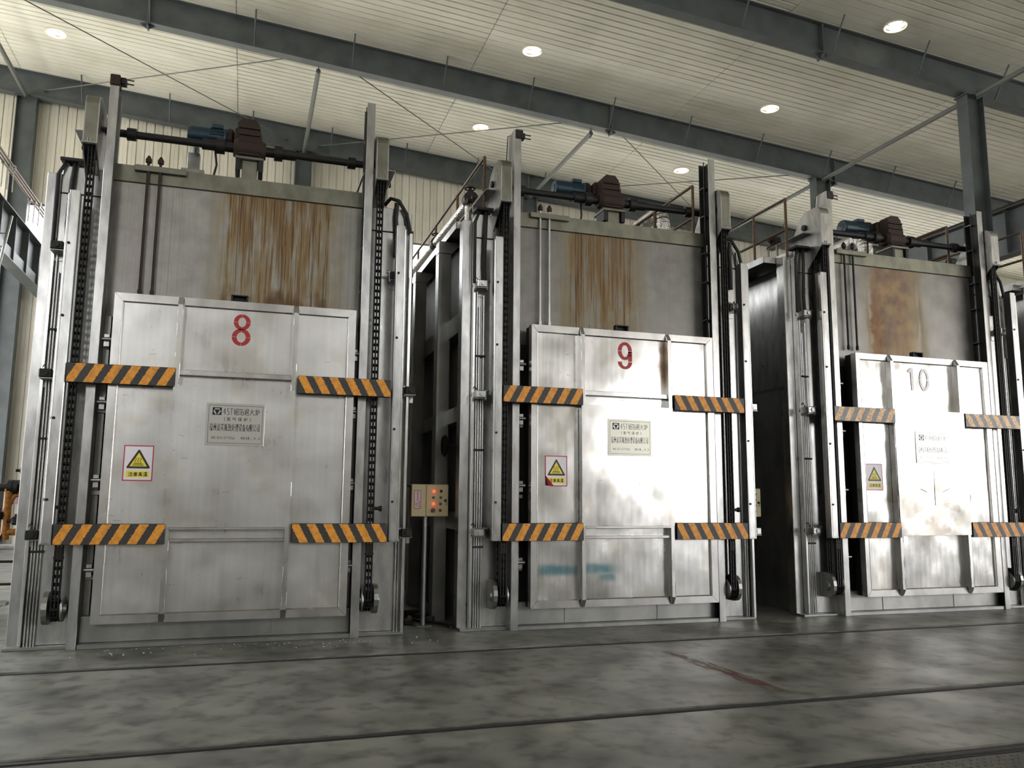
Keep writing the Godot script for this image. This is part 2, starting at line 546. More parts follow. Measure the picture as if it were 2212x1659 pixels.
# the sheet above the door: bare steel with run-down rust. Returns [colour, (roughness, metal)]
func rust_picture(seed_: int, a: float, b: float, runny: float) -> Array:
	var w := 640
	var h := 400
	var img := Image.create(w, h, false, Image.FORMAT_RGBA8)
	var orm := Image.create(w, h, false, Image.FORMAT_RGBA8)
	var f := noise(seed_, 0.012)
	var g := noise(seed_ + 1, 0.05)
	var l := noise(seed_ + 7, 0.16, 3)
	var heat := runny < 0.6
	for x in w:
		var u := (x + 0.5) / w
		# every column of the sheet is a run with a length, a strength and a tone of its own
		var long := 0.55 + 1.1 * l.get_noise_1d(x * 0.45)
		var strong := clampf(0.25 + 1.5 * l.get_noise_1d(x * 0.8 + 1000.0), 0.0, 1.0)
		var thin := smoothstep(0.12, 0.42, l.get_noise_1d(x * 2.4 + 3000.0))
		var thin_from := 0.30 + 0.8 * l.get_noise_1d(x * 0.9 + 5000.0)
		var thin_to := thin_from + 0.25 + 0.5 * absf(l.get_noise_1d(x * 1.1 + 7000.0))
		for y in h:
			var t := (y + 0.5) / h
			var wob := 0.012 * f.get_noise_2d(40.0, y * 1.2)
			var core := smoothstep(a - 0.008, a + 0.012, u + wob) * (1.0 - smoothstep(b - 0.02, b + 0.008, u + wob))
			var halo := smoothstep(a - 0.09, a, u) * (1.0 - smoothstep(b - 0.02, b + 0.10, u))
			var cloud := f.get_noise_2d(x, y)
			var blot := 0.55 * f.get_noise_2d(x * 2.2 + 300.0, y * 0.35) + 0.45 * f.get_noise_2d(x * 5.0 + 900.0, y * 0.22)
			var grain := g.get_noise_2d(x * 4.5, y * 0.16)
			var c := Color(0.62, 0.612, 0.59) * (0.88 if runny > 0.9 else 0.72) * (1.0 + 0.12 * cloud + 0.04 * grain)
			var film := halo * clampf(0.42 + 0.9 * blot + 0.25 * grain, 0.0, 0.75)
			c = c.lerp(Color(0.50, 0.44, 0.30), film)
			var cover := film
			if heat:
				var edge := 0.03 * f.get_noise_2d(x * 2.0, y * 2.0 + 90.0)
				var m := smoothstep(a - 0.03, a + 0.04, u + edge) * (1.0 - smoothstep(b - 0.14, b + 0.04, u + edge)) * (1.0 - smoothstep(0.80, 0.94, t + 0.12 * l.get_noise_1d(x * 0.35)))
				var tone := Color(0.60, 0.48, 0.32).lerp(Color(0.45, 0.35, 0.28), clampf(0.4 + 1.0 * cloud + 0.35 * (0.4 - t), 0.0, 1.0))
				tone = tone.lerp(Color(0.46, 0.40, 0.42), clampf(blot * 1.6, 0.0, 0.6))
				c = c.lerp(tone, m * 0.78)
				var burnt := smoothstep(a - 0.01, a + 0.015, u + edge) * (1.0 - smoothstep(a + 0.02, a + 0.10, u + edge)) * smoothstep(0.1, 0.4, t)
				c = c.lerp(Color(0.40, 0.24, 0.12), burnt * 0.5)
				cover = maxf(cover, m * 0.8)
			else:
				var wash := core * clampf(0.34 + 1.3 * blot + 0.5 * grain + 0.65 * (0.40 - t), 0.0, 0.85)
				c = c.lerp(Color(0.45, 0.35, 0.20), wash)
				var run := core * strong * (1.0 - smoothstep(long - 0.25, long + 0.02, t))
				var tone := Color(0.34, 0.235, 0.12).lerp(Color(0.21, 0.14, 0.08), clampf(0.5 + 1.5 * blot + 0.4 * grain, 0.0, 1.0))
				c = c.lerp(tone, clampf(run * (0.70 + 0.9 * grain), 0.0, 0.95))
				var low := core * smoothstep(0.68, 0.80, t + 0.10 * l.get_noise_1d(x * 0.5 + 400.0)) * clampf(0.5 + 1.6 * f.get_noise_2d(x * 0.8 + 800.0, y * 0.6), 0.0, 1.0) * (1.0 if runny > 0.9 else 0.3)
				c = c.lerp(Color(0.30, 0.21, 0.11), low * 0.85)
				var drip := thin * smoothstep(thin_from, thin_from + 0.06, t) * (1.0 - smoothstep(thin_to - 0.05, thin_to, t)) * maxf(core, halo * 0.25)
				c = c.lerp(Color(0.24, 0.12, 0.05), drip * 0.7)
				cover = clampf(maxf(cover, maxf(run, maxf(wash, low))), 0.0, 1.0)
			var dust := smoothstep(0.25, 0.55, l.get_noise_1d(x * 3.1 + 9000.0)) * 0.22
			c = c.lerp(Color(0.34, 0.32, 0.29), dust * (1.0 - core))
			c.a = 1.0
			img.set_pixel(x, y, c)
			orm.set_pixel(x, y, Color(clampf(0.42 + 0.10 * cloud + 0.28 * cover, 0.0, 1.0), clampf(0.8 - 0.7 * cover, 0.0, 1.0), 0.0))
	return [img, orm]


# a whole door as one sheet of print coordinates: handled steel with scuffs, run marks, spots
func door_picture(seed_: int, which: int) -> Array:
	var w := 420
	var h := 564
	var img := Image.create(w, h, false, Image.FORMAT_RGBA8)
	var orm := Image.create(w, h, false, Image.FORMAT_RGBA8)
	var f := noise(seed_, 0.008, 4)
	var s := noise(seed_ + 3, 0.06, 3)
	var d := noise(seed_ + 5, 0.09, 2)
	for y in h:
		var t := (y + 0.5) / h
		for x in w:
			var u := (x + 0.5) / w
			var cloud := f.get_noise_2d(x, y * 1.3)
			var streak := s.get_noise_2d(x * 1.5, y * 0.06)
			var c := Color(0.745, 0.742, 0.73) * (1.0 + 0.07 * cloud + 0.03 * streak)
			c = c.lerp(Color(0.63, 0.60, 0.54), clampf(f.get_noise_2d(x * 0.8 + 500, y + 300) * 0.9 - 0.12, 0.0, 0.3))
			if d.get_noise_2d(x * 1.6 + 77, y * 1.6) > 0.80:
				c = c.lerp(Color(0.40, 0.38, 0.36), 0.6)
			var dull := 0.0
			if which == 1:
				# teal spray mist low down, brown scorch beside the right rib near the top
				var m := (1.0 - smoothstep(0.0, 0.026, absf(t - 0.872) - 0.004)) * smoothstep(-0.01, 0.10, u) * (1.0 - smoothstep(0.38, 0.5, u)) * (1.0 if u < 0.24 or u > 0.27 else 0.3)
				m = maxf(m, (1.0 - smoothstep(0.0, 0.024, absf(t - 0.90) - 0.002)) * smoothstep(0.33, 0.37, u) * (1.0 - smoothstep(0.41, 0.46, u)))
				c = c.lerp(Color(0.25, 0.43, 0.47), m * clampf(0.50 + cloud, 0.15, 0.7))
				var br := smoothstep(0.685, 0.730, u + cloud * 0.02) * (1.0 - smoothstep(0.738, 0.742, u)) * (1.0 - smoothstep(0.16, 0.25, t))
				c = c.lerp(Color(0.25, 0.17, 0.10), br * 0.85)
			if which == 2:
				# the cover is a separate, scuffed and duller sheet
				var inside := 1.0 if u > 0.2515 and u < 0.753 and t > 0.243 and t < 0.762 else 0.0
				dull = inside * clampf(0.75 + 1.2 * f.get_noise_2d(x * 1.2 + 140, y * 2.0 + 60), 0.25, 1.0)
				c = c.lerp(Color(0.54, 0.53, 0.50), dull * 0.75)
				var smear := smoothstep(0.30, 0.75, f.get_noise_2d(x * 1.6 + 40, y * 2.6) + 0.5) * smoothstep(0.52, 0.60, t) * (1.0 - smoothstep(0.74, 0.80, t)) * smoothstep(0.34, 0.40, u) * (1.0 - smoothstep(0.64, 0.70, u))
				c = c.lerp(Color(0.55, 0.51, 0.46), smear * 0.5)
			c.a = 1.0
			img.set_pixel(x, y, c)
			orm.set_pixel(x, y, Color(clampf([0.32, 0.23, 0.20][which] + 0.08 * cloud + 0.03 * streak + 0.12 * dull, 0.12, 1.0), 0.95, 0.0))
	for k in 26:
		# scratches and scuffs
		var p := Vector2(fposmod(sin(k * 12.9 + seed_) * 4375.5, 1.0) * w, fposmod(sin(k * 78.2 + seed_) * 1375.7, 1.0) * h)
		line(img, p, p + Vector2(3 + k % 5 * 2, (k % 3 - 1) * 2), 0.3, Color(0.50, 0.48, 0.46))
	return [img, orm]


func skin_material(pics: Array) -> StandardMaterial3D:
	var m := StandardMaterial3D.new()
	m.albedo_texture = ImageTexture.create_from_image(pics[0])
	var o := ImageTexture.create_from_image(pics[1])
	m.roughness = 1.0
	m.roughness_texture = o
	m.roughness_texture_channel = BaseMaterial3D.TEXTURE_CHANNEL_RED
	m.metallic = 1.0
	m.metallic_texture = o
	m.metallic_texture_channel = BaseMaterial3D.TEXTURE_CHANNEL_GREEN
	m.texture_repeat = false
	return m


# ---------------------------------------------------------------- the hall
func _ready() -> void:
	var cam := Camera3D.new()
	cam.name = "camera"
	cam.projection = Camera3D.PROJECTION_PERSPECTIVE
	cam.keep_aspect = Camera3D.KEEP_HEIGHT
	cam.fov = rad_to_deg(2.0 * atan(829.5 / 1769.7))
	cam.near = 0.05
	cam.far = 300.0
	cam.transform = Transform3D(Basis(Vector3.UP, -0.3126) * Basis(Vector3.RIGHT, 0.1387) * Basis(Vector3.BACK, 0.0079), Vector3(1.8323, 1.6, 9.7787))
	add_child(cam)
	cam.current = true

	var env := Environment.new()
	var sky := Sky.new()
	var sm := ProceduralSkyMaterial.new()
	sm.sky_top_color = Color(0.86, 0.88, 0.90)
	sm.sky_horizon_color = Color(1.0, 0.98, 0.98)
	sm.ground_horizon_color = Color(0.81, 0.795, 0.78)
	sm.ground_bottom_color = Color(0.69, 0.68, 0.65)
	sm.energy_multiplier = 1.0
	sky.sky_material = sm
	env.background_mode = Environment.BG_SKY
	env.sky = sky
	env.background_energy_multiplier = 9.0
	env.ambient_light_source = Environment.AMBIENT_SOURCE_SKY
	env.tonemap_mode = Environment.TONE_MAPPER_LINEAR
	env.tonemap_exposure = 1.42
	env.sdfgi_enabled = true
	env.ssao_enabled = true
	env.ssil_enabled = true
	var we := WorldEnvironment.new()
	we.name = "world_environment"
	we.environment = env
	add_child(we)

	make_materials()
	build_shell()
	build_frame()
	for i in 4:
		furnace(i)
	for i in 3:
		door(i)
		for side in 2:
			lift_chain(i, side)
			chain_guard(i, side)
			for k in 3:
				limit_switch(i, side, k)
		hoist(i)
		end_switch(i)
	walkways()
	left_corner()
	clutter()
	for i in 3:
		control_box(i)


# boxes of a wall in the plane across axis ax (0: x, 2: z) round rectangular openings [u0, u1, y0, y1]
func wall_with_openings(o: Node3D, m: Material, ax: int, a: float, b: float, u0: float, u1: float, top: float, holes: Array) -> void:
	var us := [u0, u1]
	for h in holes:
		us.append(h[0]); us.append(h[1])
	us.sort()
	part(o, "wall_slab", m, "", func(mb: MB):
		for i in us.size() - 1:
			if us[i + 1] - us[i] < 0.001:
				continue
			var mid: float = (us[i] + us[i + 1]) / 2.0
			var cuts := []
			for h in holes:
				if h[0] < mid and mid < h[1]:
					cuts.append([h[2], h[3]])
			cuts.sort_custom(func(p, q): return p[0] < q[0])
			var y := 0.0
			for c in cuts + [[top, top]]:
				if c[0] - y > 0.001:
					if ax == 2:
						mb.box(us[i], us[i + 1], y, c[0], a, b)
					else:
						mb.box(a, b, y, c[0], us[i], us[i + 1])
				y = c[1])


func window(n: int, ax: int, at: float, u0: float, u1: float, y0: float, y1: float, bars: int) -> void:
	var w := structure("window_%d" % n)
	var bar := func(mb: MB, p0: float, p1: float, q0: float, q1: float, d: float):
		if ax == 2:
			mb.box(p0, p1, q0, q1, at - d, at + d, 0.004)
		else:
			mb.box(at - d, at + d, q0, q1, p0, p1, 0.004)
	part(w, "window_frame", M.rod, "", func(mb: MB):
		bar.call(mb, u0, u1, y0, y0 + 0.06, 0.04)
		bar.call(mb, u0, u1, y1 - 0.06, y1, 0.04)
		for k in bars + 1:
			var u := lerpf(u0 + 0.03, u1 - 0.03, float(k) / bars)
			bar.call(mb, u - 0.03, u + 0.03, y0, y1, 0.035))
	for k in bars:
		var p0 := lerpf(u0 + 0.03, u1 - 0.03, float(k) / bars) + 0.03
		var p1 := lerpf(u0 + 0.03, u1 - 0.03, float(k + 1) / bars) - 0.03
		part(w, "pane", M.glass, "", func(mb: MB): bar.call(mb, p0, p1, y0 + 0.06, y1 - 0.06, 0.004))


func build_shell() -> void:
	# floor: concrete strips with sunk transfer-car rails between them
	var floor_ := structure("floor")
	var edges := [BACK_Z, 1.03, 1.17, 3.85, 3.99, 5.31, 5.45, FRONT_Z]
	for k in [0, 2, 4, 6]:
		if k == 6:
			part(floor_, "floor_slab", M.floor, "", func(mb: MB): mb.box(LEFT_X, 3.5, -0.3, 0.0, edges[k], edges[k + 1]); mb.box(9.5, RIGHT_X, -0.3, 0.0, edges[k], edges[k + 1]); mb.box(3.5, 9.5, -0.3, 0.0, 7.2, edges[k + 1]))
		else:
			part(floor_, "floor_slab", M.floor, "", func(mb: MB): mb.box(LEFT_X, RIGHT_X, -0.3, 0.0, edges[k], edges[k + 1], 0.008))
	for k in [1, 3, 5]:
		part(floor_, "rail_channel", M.groove, "", func(mb: MB):
			mb.box(LEFT_X, RIGHT_X, -0.3, -0.016, edges[k], edges[k + 1])
			var z: float = (edges[k] + edges[k + 1]) / 2.0
			mb.box(LEFT_X, RIGHT_X, -0.06, -0.002, z - 0.022, z + 0.022, 0.005)
			mb.box(LEFT_X, RIGHT_X, -0.06, -0.010, z - 0.05, z + 0.05, 0.003))
	part(floor_, "pit_base", M.groove, "", func(mb: MB): mb.box(3.5, 9.5, -0.3, -0.03, 5.45, 7.2))
	var cp := thing("checker_plate", "worn diamond-pattern steel cover plate in the floor at the lower right corner", "plate", Vector3(0, -0.028, 0))
	part(cp, "plate", M.checker, "", func(mb: MB): mb.box(3.52, 9.48, 0.0, 0.024, 5.47, 7.18, 0.006))
	var dia := part(cp, "raised_diamonds", M.checker, "", func(mb: MB):
		for i in 75:
			for j in 26:
				var x := 4.4 + i * 0.056
				var z := 5.52 + j * 0.056
				var d := Vector3(0.016, 0, 0.007) if (i + j) % 2 == 0 else Vector3(0.007, 0, 0.016)
				var c := Vector3(x, 0.0285, z)
				var p := [c + Vector3(d.x, -0.0045, 0), c + Vector3(0, -0.0045, d.z), c + Vector3(-d.x, -0.0045, 0), c + Vector3(0, -0.0045, -d.z)]
				for k in 4:
					mb.tri(p[k], p[(k + 1) % 4], c, ((p[k] + p[(k + 1) % 4]) / 2.0 - c + Vector3(0, 0.02, 0)).normalized()))
	dia.set_meta("kind", "stuff")

	var stain := part(floor_, "paint_streak", M.streak, "", func(mb: MB):
		var a := Vector3(6.19, 0.002, 1.60)
		var b := Vector3(6.26, 0.002, 3.75)
		var side := Vector3(0.20, 0, 0.0)
		mb.tri(a - side, b - side, b + side, Vector3.UP, Vector2(0, 0), Vector2(1, 0), Vector2(1, 1))
		mb.tri(a - side, b + side, a + side, Vector3.UP, Vector2(0, 0), Vector2(1, 1), Vector2(0, 1)))
	stain.set_meta("label", "dull red paint streak")
	var bits := part(floor_, "debris", M.faded, "", func(mb: MB):
		var rn := RandomNumberGenerator.new()
		rn.seed = 77
		for i in 90:
			var c := Vector3(rn.randf_range(0.2, 4.0), 0.0, 0.08 + 0.55 * rn.randf() * rn.randf())
			var r := rn.randf_range(0.003, 0.009)
			mb.box(c.x - r, c.x + r, 0.0, r, c.z - r, c.z + r, r * 0.4))
	bits.set_meta("kind", "stuff")

	# back wall: ribbed cream sheets above and below a ribbon of windows
	var wb := structure("wall_back")
	var sill := 8.55
	var head := 10.72
	var upper := func(mb: MB): sheet_profile(mb, 0.26, 0.0, 15.6 - head)
	var lower := func(mb: MB): sheet_profile(mb, 0.26, 0.0, sill)
	var k0 := 0
	for i in 208:
		var x := LEFT_X + i * 0.26
		if x > -11.5 and x < 26.0:
			var a := part(wb, "wall_panel", M.wall[(i * 7 + i / 3) % 3], "wall_upper", upper)
			a.position = Vector3(x, head, BACK_Z)
			if x < 0.0 and (x < -11.4 or x > -6.95):
				var c := part(wb, "wall_panel", M.wall[(i * 5 + i / 2) % 3], "wall_lower", lower)
				c.position = Vector3(x, 0, BACK_Z)
			k0 += 1
	part(wb, "wall_slab", M.wall[1], "", func(mb: MB):
		mb.box(LEFT_X, -11.3, 0, sill, BACK_Z - 0.16, BACK_Z - 0.06)
		mb.box(-11.3, -6.9, 7.4, sill, BACK_Z - 0.16, BACK_Z - 0.06)
		mb.box(-6.9, RIGHT_X, 0, sill, BACK_Z - 0.16, BACK_Z - 0.06)
		mb.box(LEFT_X, RIGHT_X, head, 15.8, BACK_Z - 0.16, BACK_Z - 0.06)
		mb.box(0.0, RIGHT_X, 0.0, sill, BACK_Z - 0.06, BACK_Z)
		mb.box(26.0, RIGHT_X, head, 15.6, BACK_Z - 0.06, BACK_Z)
		mb.box(LEFT_X, LEFT_X + 0.3, sill, head, BACK_Z - 0.16, BACK_Z)
		mb.box(RIGHT_X - 6.0, RIGHT_X, sill, head, BACK_Z - 0.16, BACK_Z))
	part(wb, "sill", M.wall[0], "", func(mb: MB): mb.box(LEFT_X, RIGHT_X, sill - 0.04, sill, BACK_Z - 0.16, BACK_Z + 0.04, 0.004))
	window(1, 2, BACK_Z - 0.1, LEFT_X + 0.3, 0.0, sill, head, 9)
	window(2, 2, BACK_Z - 0.1, 0.0, 12.0, sill, head, 9)
	window(3, 2, BACK_Z - 0.1, 12.0, RIGHT_X - 6.0, sill, head, 16)

	# the three walls outside the picture, with openings inferred from its daylight and others added for more light
	var wl := structure("wall_left")
	wall_with_openings(wl, M.inner, 0, LEFT_X - 0.2, LEFT_X, BACK_Z - 0.2, FRONT_Z + 0.2, 16.0, [[-16.5, -4.0, 0.0, 6.0], [-17.0, 12.0, 8.0, 11.8]])  # the high band is added to keep the hall bright
	var wf := structure("wall_front")
	wall_with_openings(wf, M.inner, 2, FRONT_Z, FRONT_Z + 0.2, LEFT_X - 0.2, RIGHT_X + 0.2, 16.0, [[20.5, 41.0, 2.8, 8.0], [-11.0, -5.0, 7.0, 11.8], [7.5, 12.5, 8.5, 11.6]])  # both high openings are added to brighten the leftmost furnace front
	var wr := structure("wall_right")
	wall_with_openings(wr, M.inner, 0, RIGHT_X, RIGHT_X + 0.2, BACK_Z - 0.2, FRONT_Z + 0.2, 14.0, [[2.0, 26.0, 1.2, 8.8]])  # unseen opening, made large to raise the light inside

	# roof liner: long sheets along the slope, with round light wells cut through
	var cl := structure("ceiling")
	var wells := [Vector2(-3.98, -15.2), Vector2(8.8, -10.2), Vector2(8.74, -15.2), Vector2(16.35, -10.05), Vector2(16.65, -5.32), Vector2(16.2, -15.1), Vector2(-3.9, -5.0), Vector2(24.5, -10.2), Vector2(24.4, -5.3)]
	var tilt := Basis(Vector3.BACK, atan(SLOPE))
	var stretch := sqrt(1.0 + SLOPE * SLOPE)
	var pitch := 0.24
	var strip := func(mb: MB): roof_profile(mb, 6.5 * stretch - 0.012, pitch)
	var rest := MB.new()
	var n := 0
	for seg in 9:
		var x0 := -11.5 + seg * 6.5 - 0.5
		for j in 195:
			var z := BACK_Z - 0.06 + j * pitch
			if z > FRONT_Z:
				break
			var at := Vector3(x0, ceil_y(x0), z)
			var cut := false
			for w in wells:
				cut = cut or (w.x > x0 - 0.4 and w.x < x0 + 6.9 and w.y > z - 0.3 and w.y < z + pitch + 0.3)
			var mt: Material = M.roof[(j * 5 + seg * 2 + j / 4) % 3]
			if cut:
				var poly := [PackedVector2Array([Vector2(0.006, 0.006), Vector2(6.5 * stretch - 0.006, 0.006), Vector2(6.5 * stretch - 0.006, pitch - 0.006), Vector2(0.006, pitch - 0.006)])]
				for w in wells:
					var circle := PackedVector2Array()
					for q in 28:
						circle.append(Vector2((w.x - x0) * stretch + cos(q * TAU / 28) * 0.27, w.y - z + sin(q * TAU / 28) * 0.27))
					var next := []
					for p in poly:
						next.append_array(Geometry2D.clip_polygons(p, circle))
					poly = next
				var s := part(cl, "ceiling_panel", mt, "", func(mb: MB):
					for p in poly:
						mb.prism(p, 1, 0.0, 0.05))
				s.transform = Transform3D(tilt, at)
			elif z > -14.5 and z < -0.5 and x0 > -6.0 and x0 < 22.0 and n < 280:
				var s := part(cl, "ceiling_panel", mt, "roof_strip", strip)
				s.transform = Transform3D(tilt, at)
				n += 1
			else:
				var one := MB.new()
				roof_profile(one, 6.5 * stretch - 0.012, pitch)
				for i in one.v.size():
					rest.v.append(at + tilt * one.v[i])
					rest.n.append(tilt * one.n[i])
				rest.t.append_array(one.t)
	var far := put(cl, "ceiling_panels_far", M.roof[1], rest.mesh())
	far.set_meta("kind", "stuff")
	# weather skin above the liner keeps the joints dark; it leaves the wells open
	part(cl, "roof_deck", M.groove, "", func(mb: MB):
		var cells := []
		var xs := [LEFT_X - 0.3, RIGHT_X + 0.3]
		for w in wells:
			if not xs.has(w.x - 0.25): xs.append(w.x - 0.25); xs.append(w.x + 0.25)
		xs.sort()
		for i in xs.size() - 1:
			var zs := [BACK_Z - 0.3, FRONT_Z + 0.3]
			var xm: float = (xs[i] + xs[i + 1]) / 2.0
			var inside := []
			for w in wells:
				if absf(w.x - xm) < 0.25:
					zs.append(w.y - 0.25); zs.append(w.y + 0.25)
					inside.append(w)
			zs.sort()
			for k in zs.size() - 1:
				var zm: float = (zs[k] + zs[k + 1]) / 2.0
				var open := false
				for w in inside:
					open = open or absf(w.y - zm) < 0.25
				if not open:
					var p := [Vector3(xs[i], ceil_y(xs[i]) + 0.06, zs[k]), Vector3(xs[i + 1], ceil_y(xs[i + 1]) + 0.06, zs[k]), Vector3(xs[i + 1], ceil_y(xs[i + 1]) + 0.06, zs[k + 1]), Vector3(xs[i], ceil_y(xs[i]) + 0.06, zs[k + 1])]
					mb.quad(p[0], p[1], p[2], p[3], Vector3.DOWN)
					for q in 4:
						p[q] += Vector3(0, 0.14, 0)
					mb.quad(p[0], p[1], p[2], p[3], Vector3.UP))
	var names := ["round light well in the roof at the far left above furnace 8", "round light well above the middle furnace, in front of the second roof beam", "round light well near the back wall, above the gap beside furnace 9", "round light well right of centre between the second and third roof beams", "round light well in the dim roof at the top right corner", "small far round light well partly hidden behind the tall post of furnace 9"]
	for i in wells.size():
		if i >= 6:
			continue
		var w: Vector2 = wells[i]
		var t := thing("light_well", names[i], "skylight", Vector3(w.x, ceil_y(w.x), w.y), "round light wells in the roof")
		part(t, "lining", M.lining, "well_lining", func(mb: MB):
			mb.lathe(Vector3(0, -0.01, 0), Vector3.UP, [Vector2(0, 0.285), Vector2(0.0, 0.27), Vector2(0.55, 0.27), Vector2(0.55, 0.285), Vector2(0, 0.285)], 28))
		part(t, "collar", M.lining, "well_collar", func(mb: MB):
			mb.lathe(Vector3(0, -0.014, 0), Vector3.UP, [Vector2(0, 0.268), Vector2(0.0, 0.30), Vector2(0.012, 0.30)], 28))


func sheet_profile(mb: MB, w: float, y0: float, y1: float) -> void:
	# flat pan with a raised rib at its edge
	var p := [Vector2(0.004, 0.0), Vector2(0.004, -0.02), Vector2(w * 0.14, -0.02), Vector2(w * 0.2, 0.0), Vector2(w * 0.55, 0.0), Vector2(w * 0.57, -0.006), Vector2(w * 0.6, 0.0), Vector2(w - 0.004, 0.0), Vector2(w - 0.004, -0.05), Vector2(0.0, -0.05)]
	mb.prism(PackedVector2Array(p), 1, y0, y1)


func roof_profile(mb: MB, l: float, pitch: float) -> void:
	# section in (z, y), run along x: pan with turned-up lips that leave a dark joint
	var p := PackedVector2Array([Vector2(0.020, 0.045), Vector2(0.030, 0.0), Vector2(pitch * 0.5 - 0.01, 0.0), Vector2(pitch * 0.5, 0.004), Vector2(pitch * 0.5 + 0.01, 0.0), Vector2(pitch - 0.030, 0.0), Vector2(pitch - 0.020, 0.045), Vector2(pitch - 0.001, 0.046), Vector2(pitch - 0.001, 0.05), Vector2(0.001, 0.05), Vector2(0.001, 0.046)])
	mb.prism(p, 0, 0.006, l)


func build_frame() -> void:
	# sloping I-section roof beams, columns, longitudinal ties and cross rods
	var spots := [[-18.1, "grey sloping roof beam along the top of the back wall", 0], [-12.04, "dark grey sloping I-beam of the roof, in front of the back wall bay", 1], [-6.02, "nearest visible dark roof I-beam crossing the top right corner", 2], [0.0, "roof I-beam out of view above the furnaces", 3], [6.5, "roof I-beam out of view above the front aisle", 4], [13.0, "roof I-beam out of view behind the viewer", 5]]
	for s in spots:
		var z: float = s[0]
		if s[2] > 3:
			continue
		var t := thing("roof_beam", s[1], "beam", Vector3(0, 0, z), "sloping roof beams")
		var xa := LEFT_X + 0.1
		var xb := 30.0
		var slab := func(mb: MB, d0: float, d1: float, za: float, zb: float):
			mb.prism(PackedVector2Array([Vector2(xa, ceil_y(xa) - d0), Vector2(xb, ceil_y(xb) - d0), Vector2(xb, ceil_y(xb) - d1), Vector2(xa, ceil_y(xa) - d1)]), 2, za, zb)
		part(t, "web", M.beam, "", func(mb: MB): slab.call(mb, 0.03, 0.80, -0.012, 0.012))
		part(t, "bottom_flange", M.beam, "", func(mb: MB): slab.call(mb, 0.80, 0.825, -0.15, 0.15))
		part(t, "top_flange", M.beam, "", func(mb: MB): slab.call(mb, 0.005, 0.03, -0.13, 0.13))
		for x in ([-1.15, 12.0, 20.2] if s[2] == 1 else [4.5, 14.95] if s[2] == 2 else [3.2, 11.4]):
			var y := ceil_y(x)
			part(t, "splice_plate", M.beam, "", func(mb: MB):
				mb.box(x - 0.022, x + 0.022, y - 0.92, y - 0.05, -0.13, 0.13, 0.003)
				mb.prism(PackedVector2Array([Vector2(x - 0.2, y - 0.825), Vector2(x + 0.2, y - 0.825), Vector2(x + 0.03, y - 0.93), Vector2(x - 0.03, y - 0.93)]), 2, -0.01, 0.01))
		for k in 14:
			var x := -9.1 + k * 2.6 + (0.9 if s[2] == 2 else 0.2)
			part(t, "fly_brace", M.beam, "", func(mb: MB): mb.tube([Vector3(x, ceil_y(x) - 0.8, 0.10), Vector3(x, ceil_y(x) - 0.02, 0.62)], 0.022, 6))
	var cols := [-5.28, 3.22, 11.48, 19.67]
	var who := ["grey wall column behind the left crane beam", "grey wall column behind the hoist motor of furnace 8", "grey wall column behind the left end of furnace 9's shaft", "grey wall column hidden behind the right crane beam"]
	for i in 4:
		column(cols[i], -18.2, who[i])
	column(cols[3], -12.04, "tall grey H-column standing behind furnace 10 on its left")
	column(cols[3], -6.02, "nearest tall grey H-column rising behind the right post of furnace 10")
	column(cols[0], -12.04, "blue-grey H-column in the far left corner, next to the ladder")
	for i in 4:
		var x: float = cols[i]
		var y := ceil_y(x) - 0.86
		for k in 2:
			if i < 3 and k == 1:
				continue
			var za := -18.2 + k * 6.1
			var t := thing("tie_tube", ["grey tie tube below the roof at the far left edge", "grey tie tube under the roof, above the leftmost furnace", "grey tie tube under the roof, above the middle furnace", ["grey tie tube between back wall and the farther tall column", "long grey tie tube between the two tall columns"][k]][i], "tube", Vector3(x, y, za), "roof tie tubes")
			part(t, "tube", M.rod, "tie_tube", func(mb: MB): mb.cyl(Vector3(0, 0, 0.22), Vector3(0, 0, 5.88), 0.065, 12))
			part(t, "end_plate", M.beam, "tie_plate", func(mb: MB):
				mb.box(-0.01, 0.01, -0.12, 0.12, 0.19, 0.36, 0.002)
				mb.box(-0.01, 0.01, -0.12, 0.12, 5.74, 5.91, 0.002))
	var t5 := thing("tie_tube", "grey tie tube leaving the nearest tall column towards the upper right corner", "tube", Vector3(cols[3], ceil_y(cols[3]) - 0.86, -6.0), "roof tie tubes")
	part(t5, "tube", M.rod, "tie_tube", func(_mb): pass)
	part(t5, "end_plate", M.beam, "tie_plate", func(_mb): pass)
	for i in 3:
		var xa: float = cols[i] + 0.5
		var xb: float = cols[i + 1] - 0.6
		for k in 2:
			var p := Vector3(xa if k == 0 else xb, 0, -18.0)
			var q := Vector3(xb if k == 0 else xa + 0.3, 0, -12.1)
			p.y = ceil_y(p.x) - 0.55
			q.y = ceil_y(q.x) - 0.72
			var r := thing("cross_rod", "thin bracing rod under the roof, %s roof bay, %s" % [["first", "second", "third"][i], ["falling to the left in the photo", "falling to the right in the photo"][k]], "rod", p, "thin bracing rods under the roof")
			part(r, "rod", M.rod, "", func(mb: MB): mb.tube([Vector3.ZERO, q - p], 0.016, 6))
			part(r, "clevis", M.beam, "rod_clevis", func(mb: MB): mb.box(-0.04, 0.04, -0.03, 0.03, -0.06, 0.06, 0.005))


